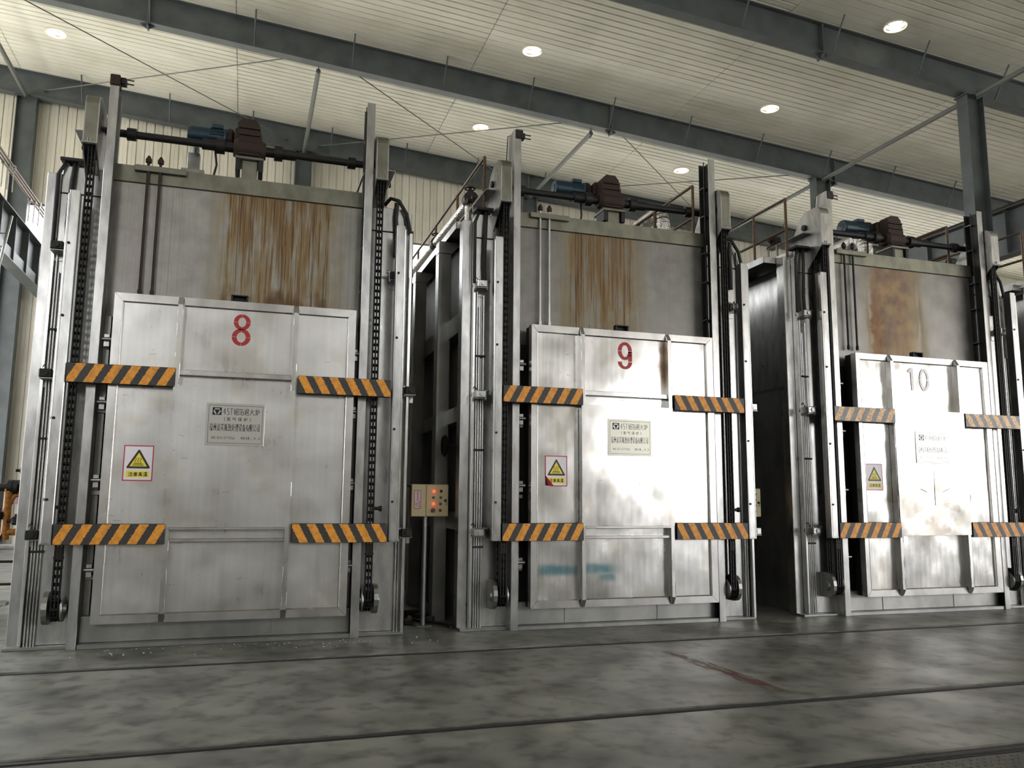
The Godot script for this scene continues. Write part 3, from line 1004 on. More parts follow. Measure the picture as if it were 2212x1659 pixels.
func column(x: float, z: float, label: String) -> void:
	var c := thing("steel_column", label, "column", Vector3(x, 0, z), "hall columns")
	var h := ceil_y(x) - 0.82
	part(c, "flange", M.beam, "", func(mb: MB): mb.box(-0.28, -0.26, 0, h, -0.17, 0.17, 0.003))
	part(c, "flange", M.beam, "", func(mb: MB): mb.box(0.26, 0.28, 0, h, -0.17, 0.17, 0.003))
	part(c, "web", M.beam, "", func(mb: MB): mb.box(-0.26, 0.26, 0, h, -0.01, 0.01))
	part(c, "cap_plate", M.beam, "col_cap", func(mb: MB): mb.box(-0.34, 0.34, 0, 0.03, -0.2, 0.2, 0.003)).position = Vector3(0, h - 0.03, 0)
	part(c, "base_plate", M.beam, "col_base", func(mb: MB): mb.box(-0.34, 0.34, 0, 0.04, -0.24, 0.24, 0.003))


# ---------------------------------------------------------------- furnaces
func furnace(i: int) -> void:
	var pics := [[101, 0.43, 0.87, 1.0], [202, 0.275, 0.62, 0.85], [303, 0.30, 0.63, 0.3]]
	var names := ["large steel annealing furnace at the left, its door numbered 8", "large steel annealing furnace numbered 9 in the middle", "large steel annealing furnace numbered 10 at the right", "dark side of the next furnace beyond the right edge"]
	var f := thing("furnace", names[i], "furnace", Vector3(FURNACE_X[i], 0, 0), "row of annealing furnaces")
	part(f, "body", M.shell if i < 2 else M.dull, "body", func(mb: MB):
		mb.box(-0.25, 3.50, 0.0, 5.16, -8.0, -0.42, 0.01))
	if i >= 2:
		for z in [-3.2, -5.95]:
			part(f, "side_panel", M.post, "side_panel", func(mb: MB): mb.box(-0.268, -0.252, 3.30, 5.05, 0.0, 2.74, 0.005)).position.z = z
	if i < 2:
		for z in [-1.15, -2.80, -4.45]:
			part(f, "buttress", M.dull, "buttress", func(mb: MB):
				mb.box(-0.60, -0.42, 0.0, 4.98, -0.10, 0.10, 0.006)
				mb.prism(PackedVector2Array([Vector2(-0.60, 4.985), Vector2(-0.42, 4.985), Vector2(-0.27, 5.15), Vector2(-0.60, 5.15)]), 2, -0.10, 0.10)).position.z = z
		for y in [[3.76, 4.02], [2.58, 2.78], [1.20, 1.42]]:
			for k in 3:
				part(f, "side_beam", M.dull, "", func(mb: MB): mb.box(-0.44, -0.25, y[0], y[1], [-1.06, -2.70, -4.35][k], [-0.44, -1.24, -2.90][k], 0.004))
	if i == 1:
		part(f, "hand_wheel", M.black, "", func(mb: MB):
			mb.cyl(Vector3(-0.25, 2.28, -0.75), Vector3(-0.52, 2.28, -0.75), 0.03, 10)
			mb.lathe(Vector3(-0.52, 2.28, -0.75), Vector3.LEFT, [Vector2(0, 0.13), Vector2(0.02, 0.15), Vector2(0.04, 0.13), Vector2(0.02, 0.105), Vector2(0, 0.13)], 20)
			for k in 3:
				var a := PI * k / 3.0
				mb.tube([Vector3(-0.54, 2.28 + 0.12 * cos(a), -0.75 + 0.12 * sin(a)), Vector3(-0.54, 2.28 - 0.12 * cos(a), -0.75 - 0.12 * sin(a))], 0.012, 6))
	part(f, "corner_post", M.post, "corner_left", func(mb: MB): mb.box(-0.46, -0.335, 0, 5.22, -0.44, -0.27, 0.006))
	if i == 3:
		return
	part(f, "corner_post", M.post, "corner_right", func(mb: MB):
		mb.box(3.615, 3.70, 0.02, 5.18, -0.42, -0.20, 0.006))
	part(f, "corner_lip", M.bright, "lip_right", func(mb: MB): mb.box(3.66, 3.70, 0.02, 4.9, -0.20, -0.10, 0.006))
	part(f, "edge_trim", M.rusty, "edge_trim", func(mb: MB): mb.box(3.702, 3.716, 0.02, 4.95, -0.42, -0.16, 0.003))
	part(f, "corner_lip", M.bright, "lip_left", func(mb: MB): mb.box(-0.335, -0.30, 0.03, 5.2, -0.27, -0.17, 0.005))
	for s in [[-0.30, 0.17, 0.03, 4.97], [-0.30, 0.17, 4.98, 5.30], [3.15, 3.61, 0.03, 4.92], [3.15, 3.61, 4.93, 5.24]]:
		part(f, "side_plate", M.post, "side_plate%.2f_%.2f" % [s[0], s[2]], func(mb: MB): mb.box(s[0], s[1], s[2], s[3], -0.40, -0.22, 0.006))
	# the rusty sheet above the door
	var p: Array = pics[i]
	var rust := part(f, "front_sheet", skin_material(rust_picture(p[0], p[1], p[2], p[3])), "", func(mb: MB):
		mb.sheet(0.25, 3.07, 3.60, 5.20, -0.25, Rect2(0.25, 3.60, 2.82, 1.60), i + 5.0, [0.0015, 0.0018, 0.004][i]))
	rust.set_meta("label", ["steel sheet with dark run-down rust", "steel sheet with brown rust runs", "steel sheet with a brown heat-tinted patch"][i])
	part(f, "door_seat", M.black, "door_seat", func(mb: MB): mb.box(0.25, 3.07, 0.1, 5.19, -0.42, -0.255))
	for x in [0.25, 3.0]:
		part(f, "seat_frame", M.dull, "seat_frame", func(mb: MB):
			mb.box(0.0, 0.07, 0.26, 3.6, -0.255, -0.20, 0.004)).position.x = x
		for y in [0.7, 1.6, 2.5, 3.3]:
			part(f, "seat_bracket", M.dull, "seat_bracket", func(mb: MB): mb.box(0.0, 0.10, 0.0, 0.05, -0.20, -0.16, 0.004)).position = Vector3(x - (0.03 if x > 1.0 else 0.0), y, 0)
	part(f, "head_beam", M.greenish, "head_beam", func(mb: MB):
		mb.prism(PackedVector2Array([Vector2(-0.225, 5.205), Vector2(-0.225, 5.40), Vector2(-0.60, 5.40), Vector2(-0.60, 5.19), Vector2(-0.42, 5.19), Vector2(-0.25, 5.195)]), 0, 0.22, 3.10))
	var top_l: float = [6.24, 6.44, 6.22][i]
	var top_r: float = [6.50, 6.44, 6.25][i]
	part(f, "guide_post", M.post, "", func(mb: MB):
		mb.box(0.150, 0.245, 0.0, top_l, -0.012, 0.0, 0.003)
		mb.box(0.150, 0.162, 0.0, top_l, -0.25, -0.012, 0.003)
		mb.box(0.150, 0.245, 0.0, top_l, -0.262, -0.25, 0.003))
	var pr := part(f, "guide_post", M.post, "", func(mb: MB):
		mb.box(3.065, 3.165, 0.0, top_r, -0.012, 0.0, 0.003))
	part(pr, "channel", M.shaded_steel, "", func(mb: MB):  # inside of the post: shade painted as a darker colour
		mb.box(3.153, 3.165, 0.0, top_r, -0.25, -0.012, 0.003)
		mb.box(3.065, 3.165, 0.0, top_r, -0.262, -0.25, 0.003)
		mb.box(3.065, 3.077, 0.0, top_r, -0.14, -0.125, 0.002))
	var y := 3.7
	var k := 0
	while y < top_r:
		part(pr, "web_stiffener", M.dull, "post_rung", func(mb: MB): mb.box(3.067, 3.153, -0.006, 0.006, -0.25, -0.14, 0.001)).position.y = minf(y, top_r - 0.01)
		y += [0.42, 0.55][k % 2]
		k += 1
	part(f, "sill_beam", M.dull, "sill_beam", func(mb: MB):
		mb.box(0.25, 3.07, 0.05, 0.33, -0.25, -0.12, 0.006)
		mb.box(0.9, 0.905, 0.05, 0.32, -0.121, -0.112)
		mb.box(2.2, 2.205, 0.05, 0.32, -0.121, -0.112))
	part(f, "base_angle", M.dull, "base_angle", func(mb: MB):
		mb.box(0.25, 3.07, 0.0, 0.05, -0.2, -0.02, 0.004)
		mb.box(-0.46, 0.15, 0.0, 0.03, -0.4, -0.1, 0.004)
		mb.box(3.17, 3.70, 0.0, 0.03, -0.4, -0.1, 0.004))
	# conduits up both edges
	for q in 4:
		var x := -0.275 + q * 0.03
		var h := [4.35, 4.05, 2.9, 4.2][q] as float
		part(f, "conduit", M.bright, "", func(mb: MB): mb.tube([Vector3(x, 0.03, -0.19), Vector3(x, h, -0.19)], 0.0105, 8))
	for q in 2:
		var x := 3.60 + q * 0.035
		part(f, "conduit", M.bright, "conduit_r%d" % q, func(mb: MB): mb.tube([Vector3(x, 0.03, -0.18), Vector3(x, [4.4, 3.9][q], -0.18)], 0.013, 8))
	for y2 in [1.0, 2.2, 3.4]:
		part(f, "conduit_clip", M.black, "clip", func(mb: MB): mb.box(-0.30, -0.16, -0.012, 0.012, -0.22, -0.172, 0.003)).position.y = y2
	part(f, "hose", M.rubber, "hose_l1", func(mb: MB): mb.tube([Vector3(-0.18, 5.30, -0.3), Vector3(-0.26, 5.34, -0.19), Vector3(-0.33, 5.16, -0.15), Vector3(-0.325, 4.35, -0.16)], 0.022, 8))
	part(f, "hose", M.rubber, "hose_l2", func(mb: MB): mb.tube([Vector3(-0.14, 5.34, -0.3), Vector3(-0.17, 5.36, -0.19), Vector3(-0.185, 5.1, -0.16), Vector3(-0.20, 4.6, -0.17), Vector3(-0.18, 4.3, -0.18)], 0.026, 8))
	part(f, "hose_bracket", M.black, "hose_bracket", func(mb: MB): mb.box(-0.32, -0.08, 5.33, 5.37, -0.34, -0.13, 0.006))
	part(f, "hose", M.rubber, "hose_r1", func(mb: MB): mb.tube([Vector3(3.36, 5.30, -0.3), Vector3(3.42, 5.36, -0.2), Vector3(3.52, 5.33, -0.17), Vector3(3.62, 5.16, -0.15), Vector3(3.69, 4.85, -0.15), Vector3(3.69, 4.2, -0.17)], 0.024, 8))
	part(f, "hose", M.rubber, "hose_r2", func(mb: MB): mb.tube([Vector3(3.50, 5.30, -0.18), Vector3(3.485, 5.1, -0.17), Vector3(3.50, 4.9, -0.18), Vector3(3.50, 4.6, -0.18)], 0.03, 8))
	# twin sampling pipes in front of the sheet
	for q in 2:
		var x := 0.585 + q * (0.13 if i < 2 else 0.16)
		var sp := part(f, "standpipe", [M.rusty, M.post, M.black][i], "standpipe%d_%d" % [q, i / 2], func(mb: MB):
			mb.tube([Vector3(x, 3.85, -0.19), Vector3(x, 5.44, -0.19)], 0.016, 10)
			mb.lathe(Vector3(x, 3.86, -0.19), Vector3.UP, [Vector2(0, 0.0), Vector2(0, 0.024), Vector2(0.06, 0.024), Vector2(0.06, 0.016)], 10))
		part(sp, "valve", [M.rusty, M.rusty, M.black][i], "pipe_valve%d_%d" % [q, i / 2], func(mb: MB):
			mb.lathe(Vector3(x, 5.43, -0.19), Vector3.UP, [Vector2(0, 0.012), Vector2(0.01, 0.034), Vector2(0.05, 0.036), Vector2(0.065, 0.026), Vector2(0.09, 0.014), Vector2(0.10, 0.0)], 12))
	part(f, "pipe_bracket", M.greenish, "pipe_bracket", func(mb: MB): mb.box(0.44, 1.0, 5.33, 5.40, -0.225, -0.17, 0.004))
	if i == 0:
		var vent := part(f, "vent", M.post, "", func(mb: MB):
			mb.box(0.935, 1.085, 5.2, 5.93, -1.075, -0.925, 0.006)
			mb.box(0.87, 1.15, 5.64, 5.69, -1.14, -0.86, 0.004)
			mb.lathe(Vector3(1.015, 5.93, -1.0), Vector3.UP, [Vector2(0, 0.055), Vector2(0.08, 0.055), Vector2(0.12, 0.042), Vector2(0.14, 0.02), Vector2(0.145, 0.0)], 16))
		vent.set_meta("label", "squat vent with rounded cap")
	if i > 0:
		var x: float = [0.0, 3.12, 2.15][i]
		var path := []
		for a in 28:
			path.append(Vector3(x, 6.12 + 0.05 * a / 27.0, -4.4 + 2.65 * a / 27.0))
		for a in 7:
			var w := a * PI / 12.0
			path.append(Vector3(x, 6.17 - 0.22 * (1.0 - cos(w)), -1.70 + 0.22 * sin(w)))
		for a in 9:
			path.append(Vector3(x, 5.89 - 0.09 * a, -1.48))
		part(f, "insulated_duct", M.foil, "", func(mb: MB):
			for seg in path.size() - 1:
				mb.tube([path[seg], path[seg + 1]], 0.125 if seg % 2 == 0 else 0.119, 18)).set_meta("label", "wrinkled foil-wrapped elbow duct")


func door(i: int) -> void:
	var d := thing("furnace_door", "bare steel lift door with %s and striped bars" % ["a red stencilled 8", "a red stencilled 9", "a faint worn number 10"][i], "door", Vector3(FURNACE_X[i], 0, 0), "furnace lift doors")
	var skin := skin_material(door_picture(500 + i * 31, i))
	var amp: float = [0.0012, 0.0018, 0.004][i]
	var r := Rect2(0.38, 0.27, 2.62, 3.53)
	var xl: float = [0.38, 0.38, 0.47][i]
	var xr: float = [3.0, 3.0, 2.95][i]
	var yt: float = [3.80, 3.80, 3.745][i]
	var sz := "_%d" % (i / 2)
	part(d, "core", M.black, "door_core" + sz, func(mb: MB): mb.box(xl, xr, 0.27, yt, -0.15, 0.035, 0.004))
	for q in [[xl, 1.03, 0.27, yt], [1.03, 2.33, 0.27, 1.3], [1.03, 2.33, 2.75, yt], [2.33, xr, 0.27, yt]]:
		part(d, "face_sheet", skin, "", func(mb: MB): mb.sheet(q[0], q[1], q[2], q[3], 0.039, r, i * 2.0 + q[0], amp))
	# mitred rim: sloping flange pieces, front edge proud of the sheet
	var rim := func(mb: MB, a: Vector2, b: Vector2, c: Vector2, e: Vector2):
		# a, b on the outer edge; c, e on the inner edge
		var za := 0.085
		var zi := 0.068
		var A := Vector3(a.x, a.y, za); var B := Vector3(b.x, b.y, za); var C := Vector3(c.x, c.y, zi); var D := Vector3(e.x, e.y, zi)
		mb.quad(A, B, C, D, Vector3(0, 0, 1))
		var away := Vector3((a + b).x / 2.0 - (c + e).x / 2.0, (a + b).y / 2.0 - (c + e).y / 2.0, 0).normalized() * -1.0
		var o2 := away * 0.012
		mb.quad(D, C, Vector3(c.x, c.y, 0.041) + o2, Vector3(e.x, e.y, 0.041) + o2, (away + Vector3(0, 0, 0.4)).normalized())
		mb.quad(A, B, Vector3(b.x, b.y, -0.02), Vector3(a.x, a.y, -0.02), Vector3((a + b).x / 2.0 - (c + e).x / 2.0, (a + b).y / 2.0 - (c + e).y / 2.0, 0).normalized())
	var w := 0.085
	for g in [[xl, 1.035], [1.085, 2.285], [2.335, xr]]:
		var l0: float = g[0] + (w if g[0] < 0.6 else 0.012)
		var l1: float = g[1] - (w if g[1] > 2.9 else 0.012)
		part(d, "rim_flange", M.steel, "rim_top%.2f" % g[0] + sz, func(mb: MB): rim.call(mb, Vector2(g[0], yt + 0.01), Vector2(g[1], yt + 0.01), Vector2(l1, yt + 0.01 - w), Vector2(l0, yt + 0.01 - w)))
		part(d, "rim_flange", M.steel, "rim_bottom%.2f" % g[0] + sz, func(mb: MB): rim.call(mb, Vector2(g[0], 0.265), Vector2(g[1], 0.265), Vector2(l1, 0.265 + w), Vector2(l0, 0.265 + w)))
	part(d, "rim_flange", M.steel, "rim_left" + sz, func(mb: MB): rim.call(mb, Vector2(xl - 0.005, 0.265), Vector2(xl - 0.005, yt + 0.01), Vector2(xl - 0.005 + w, yt + 0.01 - w), Vector2(xl - 0.005 + w, 0.265 + w)))
	part(d, "rim_flange", M.steel, "rim_right" + sz, func(mb: MB): rim.call(mb, Vector2(xr + 0.005, 0.265), Vector2(xr + 0.005, yt + 0.01), Vector2(xr + 0.005 - w, yt + 0.01 - w), Vector2(xr + 0.005 - w, 0.265 + w)))
	for x in [1.035, 2.285]:
		var rb := part(d, "stiffener_rib", M.steel, "rib%.2f" % x + sz, func(mb: MB):
			mb.prism(PackedVector2Array([Vector2(0.03, 0.265), Vector2(0.10, 0.275), Vector2(0.145, 0.36), Vector2(0.145, yt - 0.085), Vector2(0.09, yt), Vector2(0.03, yt + 0.02)]), 0, x, x + 0.05))
		part(rb, "weld_bead", M.bright, "weld%.2f" % x, func(mb: MB):
			var f := RandomNumberGenerator.new()
			f.seed = int(x * 100)
			for xe in [x, x + 0.05]:
				var yy := 0.4
				while yy < 3.6:
					var run := f.randf_range(0.04, 0.20)
					if f.randf() < 0.55:
						mb.tube([Vector3(xe, yy, 0.145), Vector3(xe, minf(yy + run, 3.65), 0.145)], 0.005, 6)
					yy += run + f.randf_range(0.04, 0.3))
	for xe in [xl + 0.082, xr - 0.082]:
		part(d, "weld_bead", M.bright, "rim_bead%.2f" % xe + sz, func(mb: MB): mb.tube([Vector3(xe, 0.36, 0.068), Vector3(xe, yt - 0.085, 0.068)], 0.0055, 6))
	if i < 2:
		part(d, "ledge", M.steel, "ledge_up", func(mb: MB): mb.box(1.085, 2.285, 2.925, 2.985, 0.04, 0.115, 0.004))
		part(d, "ledge", M.steel, "ledge_low", func(mb: MB): mb.box(1.085, 2.285, 1.105, 1.140, 0.04, 0.115, 0.004))
		part(d, "cover_plate", skin, "", func(mb: MB):
			mb.sheet(1.035, 2.335, 1.262, 2.80, 0.153, r, i * 3.0 + 0.5, amp)
			mb.box(1.035, 2.335, 1.262, 2.80, 0.143, 0.151))
		part(d, "cover_edge", M.steel, "cover_edge", func(mb: MB): mb.box(1.085, 2.285, 1.235, 1.262, 0.04, 0.15, 0.003))
	else:
		# the cover of furnace 10 is one tall buckled sheet between the bars
		part(d, "cover_plate", skin, "", func(mb: MB):
			mb.sheet(1.045, 2.345, 1.115, 2.935, 0.155, r, 7.3, 0.005)
			mb.box(1.05, 2.34, 1.12, 2.93, 0.12, 0.146)
			# creases of a dent near the middle
			for c in [[1.70, 1.55, 1.71, 2.05], [1.45, 1.78, 1.56, 1.74], [1.84, 1.74, 2.0, 1.80]]:
				mb.tube([Vector3(c[0], c[1], 0.153), Vector3((c[0] + c[2]) / 2.0, (c[1] + c[3]) / 2.0, 0.157), Vector3(c[2], c[3], 0.153)], 0.006, 8)).set_meta("label", "tall dented cover plate")
	# hazard bars
	var bars := [[-0.02, 1.05, 1.085, 1.30, false], [2.36, 3.43, 1.085, 1.30, true], [-0.02, 1.05, 2.785, 2.995, false], [2.36, 3.43, 2.775, 2.98, true]]
	for q in 4:
		var b: Array = bars[q]
		var dy := -0.055 if i == 2 and q > 1 else 0.0
		var bar := part(d, "hazard_bar", M.black, "bar%d" % q, func(mb: MB): mb.box(b[0], b[1], b[2], b[3], 0.085, 0.168, 0.006))
		bar.position.y = dy
		part(bar, "stripes", M.stripes_worn if i == 2 and q > 1 else M.stripes, "stripes%d" % q, func(mb: MB): mb.face(b[0] + 0.004, b[1] - 0.004, b[2] + 0.004, b[3] - 0.004, 0.1685, Rect2(b[0], b[2], 1.07, 0.215), b[4]))
	# outer rails that carry the bars
	for side in 2:
		var x: float = [-0.135, 3.455][side]
		var rail := part(d, "carrier_rail", M.post, "carrier%d" % side, func(mb: MB):
			mb.box(x + 0.012, x + 0.10, 1.085, 4.90, 0.138, 0.15, 0.003)
			mb.box(x, x + 0.012, 1.085, 4.90, 0.02, 0.15, 0.003)
			mb.box(x + 0.092, x + 0.104, 1.085, 4.88, 0.05, 0.145, 0.003)
			mb.box(x, x + 0.104, 1.085, 1.11, 0.02, 0.15, 0.003))
		part(rail, "edge_strip", M.bright, "edge_strip%d" % side, func(mb: MB):
			var xe: float = x - 0.012 if side == 0 else x + 0.10
			mb.box(xe, xe + 0.016, 1.09, 4.86, 0.10, 0.152, 0.004))
		for yb in [1.55, 2.4, 3.5, 4.3]:
			part(rail, "bolt", M.black, "rail_bolt%d" % side, func(mb: MB): mb.lathe(Vector3(x + 0.03, 0, 0.15), Vector3.BACK, [Vector2(0, 0.016), Vector2(0.012, 0.016), Vector2(0.014, 0.0)], 6)).position.y = yb
	for y in [0.8, 1.75, 2.6, 3.3]:
		for x in [0.30, 3.035]:
			part(d, "guide_roller", M.post, "roller", func(mb: MB):
				mb.box(-0.03, 0.03, -0.07, 0.07, -0.11, -0.095, 0.003)
				mb.cyl(Vector3(-0.045, 0.01, -0.08), Vector3(0.05, 0.01, -0.08), 0.022, 10)).position = Vector3(x, y, 0)
	part(d, "lifting_lug", M.black, "lug", func(mb: MB):
		mb.box(1.58, 1.60, 3.80, 3.90, -0.05, 0.03, 0.003)
		mb.box(1.75, 1.77, 3.80, 3.90, -0.05, 0.03, 0.003)
		mb.box(1.58, 1.77, 3.885, 3.90, -0.05, 0.03, 0.003)
		mb.box(1.60, 1.75, 3.80, 3.885, -0.05, -0.035, 0.003)).position.y = yt - 3.80
	# print and plates
	var pz := 0.156 if i < 2 else 0.161
	var np := part(d, "nameplate", M.plates[i], "name%d" % (i / 2), func(mb: MB):
		mb.face(1.395, 2.012, 2.158, 2.622, pz + 0.004, Rect2(1.395, 2.158, 0.617, 0.464)))
	np.set_meta("label", "engraved metal nameplate with emblem")
	part(np, "backing", M.bright, "name_back%d" % (i / 2), func(mb: MB): mb.box(1.393, 2.014, 2.156, 2.624, pz - 0.004, pz + 0.003, 0.002))
	var st := part(d, "warning_sticker", M.sticker, "sticker%d" % (i % 2), func(mb: MB):
		var rr := Rect2(0.575, 1.755, 0.30, 0.385)
		if i == 1:
			# the lower left corner peels away and hangs forward
			var c := [Vector2(0.575, 2.14), Vector2(0.875, 2.14), Vector2(0.875, 1.755), Vector2(0.70, 1.755), Vector2(0.575, 1.90)]
			for k in [[0, 1, 2], [0, 2, 3], [0, 3, 4]]:
				var uv := []
				for j in k:
					uv.append(Vector2((c[j].x - rr.position.x) / rr.size.x, 1.0 - (c[j].y - rr.position.y) / rr.size.y))
				mb.tri(Vector3(c[k[0]].x, c[k[0]].y, 0.0425), Vector3(c[k[1]].x, c[k[1]].y, 0.0425), Vector3(c[k[2]].x, c[k[2]].y, 0.0425), Vector3.BACK, uv[0], uv[1], uv[2])
			var tip := Vector3(0.60, 1.765, 0.085)
			mb.tri(Vector3(0.575, 1.90, 0.0425), Vector3(0.70, 1.755, 0.0425), tip, Vector3(-0.3, -0.3, 0.9).normalized(), Vector2(0.02, 0.62), Vector2(0.02, 0.98), Vector2(0.02, 0.9))
		else:
			mb.face(0.575, 0.875, 1.755, 2.14, 0.0425, rr))
	st.set_meta("label", ["hot-surface warning sticker", "hot-surface warning sticker with a peeling corner", "faded hot-surface warning sticker"][i])
	if i < 2:
		part(d, "stencilled_number", M.red, "", func(mb: MB): digit(mb, "89"[i], 1.71 - 0.1 + (0.0 if i == 0 else -0.01), 3.305, 0.205, 0.365, 0.043)).set_meta("label", "red stencilled number")
	else:
		part(d, "stencilled_number", M.faded, "", func(mb: MB):
			digit(mb, "1", 1.43, 3.25, 0.17, 0.34, 0.046)
			digit(mb, "0", 1.65, 3.25, 0.19, 0.34, 0.046)).set_meta("label", "worn pale number")


# stencil digits: ring sectors with bridges between them
func arc(mb: MB, c: Vector2, ro: Vector2, ri: Vector2, a0: float, a1: float, z: float) -> void:
	var k := maxi(3, int(absf(a1 - a0) / 0.2))
	for j in k:
		var p := lerpf(a0, a1, float(j) / k)
		var q := lerpf(a0, a1, float(j + 1) / k)
		var v := []
		for e in [[p, ro], [q, ro], [q, ri], [p, ri]]:
			v.append(Vector3(c.x + cos(e[0]) * e[1].x, c.y + sin(e[0]) * e[1].y, z))
		mb.quad(v[0], v[1], v[2], v[3], Vector3.BACK)


func digit(mb: MB, ch: String, x: float, y: float, w: float, h: float, z: float) -> void:
	var g := 0.025
	var th := w * 0.26
	var cx := x + w / 2.0
	match ch:
		"8":
			var top := Vector2(cx + 0.004, y + h * 0.75)
			var low := Vector2(cx, y + h * 0.27)
			for q in 4:
				var a := q * PI / 2.0
				arc(mb, top, Vector2(w * 0.45, h * 0.255), Vector2(w * 0.21, h * 0.155), a + g, a + PI / 2.0 - g, z)
				arc(mb, low, Vector2(w * 0.5, h * 0.275), Vector2(w * 0.24, h * 0.165), a + g, a + PI / 2.0 - g, z)
		"9":
			var top := Vector2(cx, y + h * 0.67)
			for q in 4:
				var a := q * PI / 2.0
				arc(mb, top, Vector2(w * 0.5, h * 0.33), Vector2(w * 0.24, h * 0.22), a + g, a + PI / 2.0 - g, z)
			var low := Vector2(cx, y + h * 0.27)
			arc(mb, low, Vector2(w * 0.5, h * 0.27), Vector2(w * 0.24, h * 0.17), -PI + 0.0, -PI / 2.0 - g, z)
			arc(mb, low, Vector2(w * 0.5, h * 0.27), Vector2(w * 0.24, h * 0.17), -PI / 2.0 + g, -g, z)
			mb.face(x + w * 0.74, x + w, y + h * 0.29, y + h * 0.66, z, Rect2(0, 0, 1, 1))
		"0":
			var o := Vector2(cx, y + h / 2.0)
			for q in 4:
				var a := q * PI / 2.0
				arc(mb, o, Vector2(w * 0.5, h * 0.5), Vector2(w * 0.26, h * 0.36), a + g, a + PI / 2.0 - g, z)
		"1":
			mb.face(cx - th / 2.0, cx + th / 2.0, y, y + h, z, Rect2(0, 0, 1, 1))
			mb.tri(Vector3(cx - th / 2.0, y + h, z), Vector3(cx - th / 2.0, y + h * 0.78, z), Vector3(x, y + h * 0.84, z), Vector3.BACK)


func lift_chain(i: int, side: int) -> void:
	var x: float = FURNACE_X[i] + [0.03, 3.25][side]
	var c := thing("lift_chain", "black double roller chain on the %s side of the furnace %s" % [["left", "right"][side], WHICH[i]], "chain", Vector3(x, 0, 0), "door lift chains")
	var link := func(mb: MB):
		for q in [-0.034, 0.0, 0.034]:
			var o := PackedVector2Array()
			for k in 12:
				var a := TAU * k / 12.0
				o.append(Vector2(cos(a) * 0.024, sin(a) * 0.022 + (0.0415 if sin(a) > 0.0 else -0.0415)))
			mb.prism(o, 0, q - 0.0075, q + 0.0075)
		for y in [-0.0415, 0.0415]:
			mb.cyl(Vector3(-0.043, y, 0), Vector3(0.043, y, 0), 0.019, 8)
	var yc := 0.42
	var zc := -0.055
	var r := 0.10
	var places := []
	var y := yc + 0.05
	while y < 5.50:
		places.append([Vector3(0, y, zc + r), 0.0])
		y += 0.083
	y = yc + 0.05
	while y < 5.25 and i > 0:
		places.append([Vector3(0, y, zc - r), 0.0])
		y += 0.083
	for k in 4:
		var a := -PI * (k + 0.5) / 4.0
		places.append([Vector3(0, yc + sin(a) * r, zc + cos(a) * r), -a])
	for p in places:
		var l := part(c, "link", M.chain, "chain_link", link)
		l.transform = Transform3D(Basis(Vector3.RIGHT, p[1]), p[0])
	part(c, "sprocket", M.chain, "sprocket", func(mb: MB):
		mb.cyl(Vector3(-0.03, yc, zc), Vector3(0.03, yc, zc), 0.075, 18)
		for q in [-0.017, 0.017]:
			var g := PackedVector2Array()
			for k in 28:
				var a := TAU * k / 28.0
				var rr := 0.112 if k % 2 == 0 else 0.092
				g.append(Vector2(zc + cos(a) * rr, yc + sin(a) * rr))
			mb.prism(g, 0, q - 0.008, q + 0.008))
	var inn := 1.0 if side == 0 else -1.0
	part(c, "flange_disc", M.dull, "flange_disc%d" % side, func(mb: MB):
		mb.lathe(Vector3(inn * 0.05, yc, zc), Vector3.RIGHT * inn, [Vector2(0, 0.0), Vector2(0, 0.13), Vector2(0.012, 0.135), Vector2(0.022, 0.13), Vector2(0.022, 0.05), Vector2(0.05, 0.045), Vector2(0.05, 0.0)], 24))
	part(c, "bearing_plate", M.dull, "bearing_plate%d" % side, func(mb: MB):
		var o := PackedVector2Array([Vector2(-0.215, 0.26), Vector2(-0.215, 0.60)])
		for k in 9:
			var a := PI / 2.0 - PI * k / 8.0
			o.append(Vector2(-0.06 + cos(a) * 0.14, 0.43 + sin(a) * 0.17))
		mb.prism(o, 0, -inn * 0.07, -inn * 0.12)
		mb.lathe(Vector3(-inn * 0.12, 0.42, zc), Vector3.RIGHT * -inn, [Vector2(0, 0.06), Vector2(0.02, 0.05), Vector2(0.02, 0.0)], 16))
	part(c, "clevis", M.rusty, "chain_clevis", func(mb: MB):
		mb.box(-0.03, 0.03, 0.93, 1.06, zc + r - 0.02, zc + r + 0.02, 0.006)
		mb.cyl(Vector3(-0.05, 0.95, zc + r), Vector3(0.05, 0.95, zc + r), 0.012, 8))
	part(c, "tensioner", M.black, "tensioner%d" % side, func(mb: MB):
		mb.cyl(Vector3(0.02 if side == 1 else -0.02, 1.47, zc + r), Vector3(0.13 if side == 1 else -0.1, 1.47, zc + r), 0.02, 10)
		mb.cyl(Vector3(0.10 if side == 1 else -0.08, 1.47, zc + r), Vector3(0.13 if side == 1 else -0.1, 1.47, zc + r), 0.032, 8))


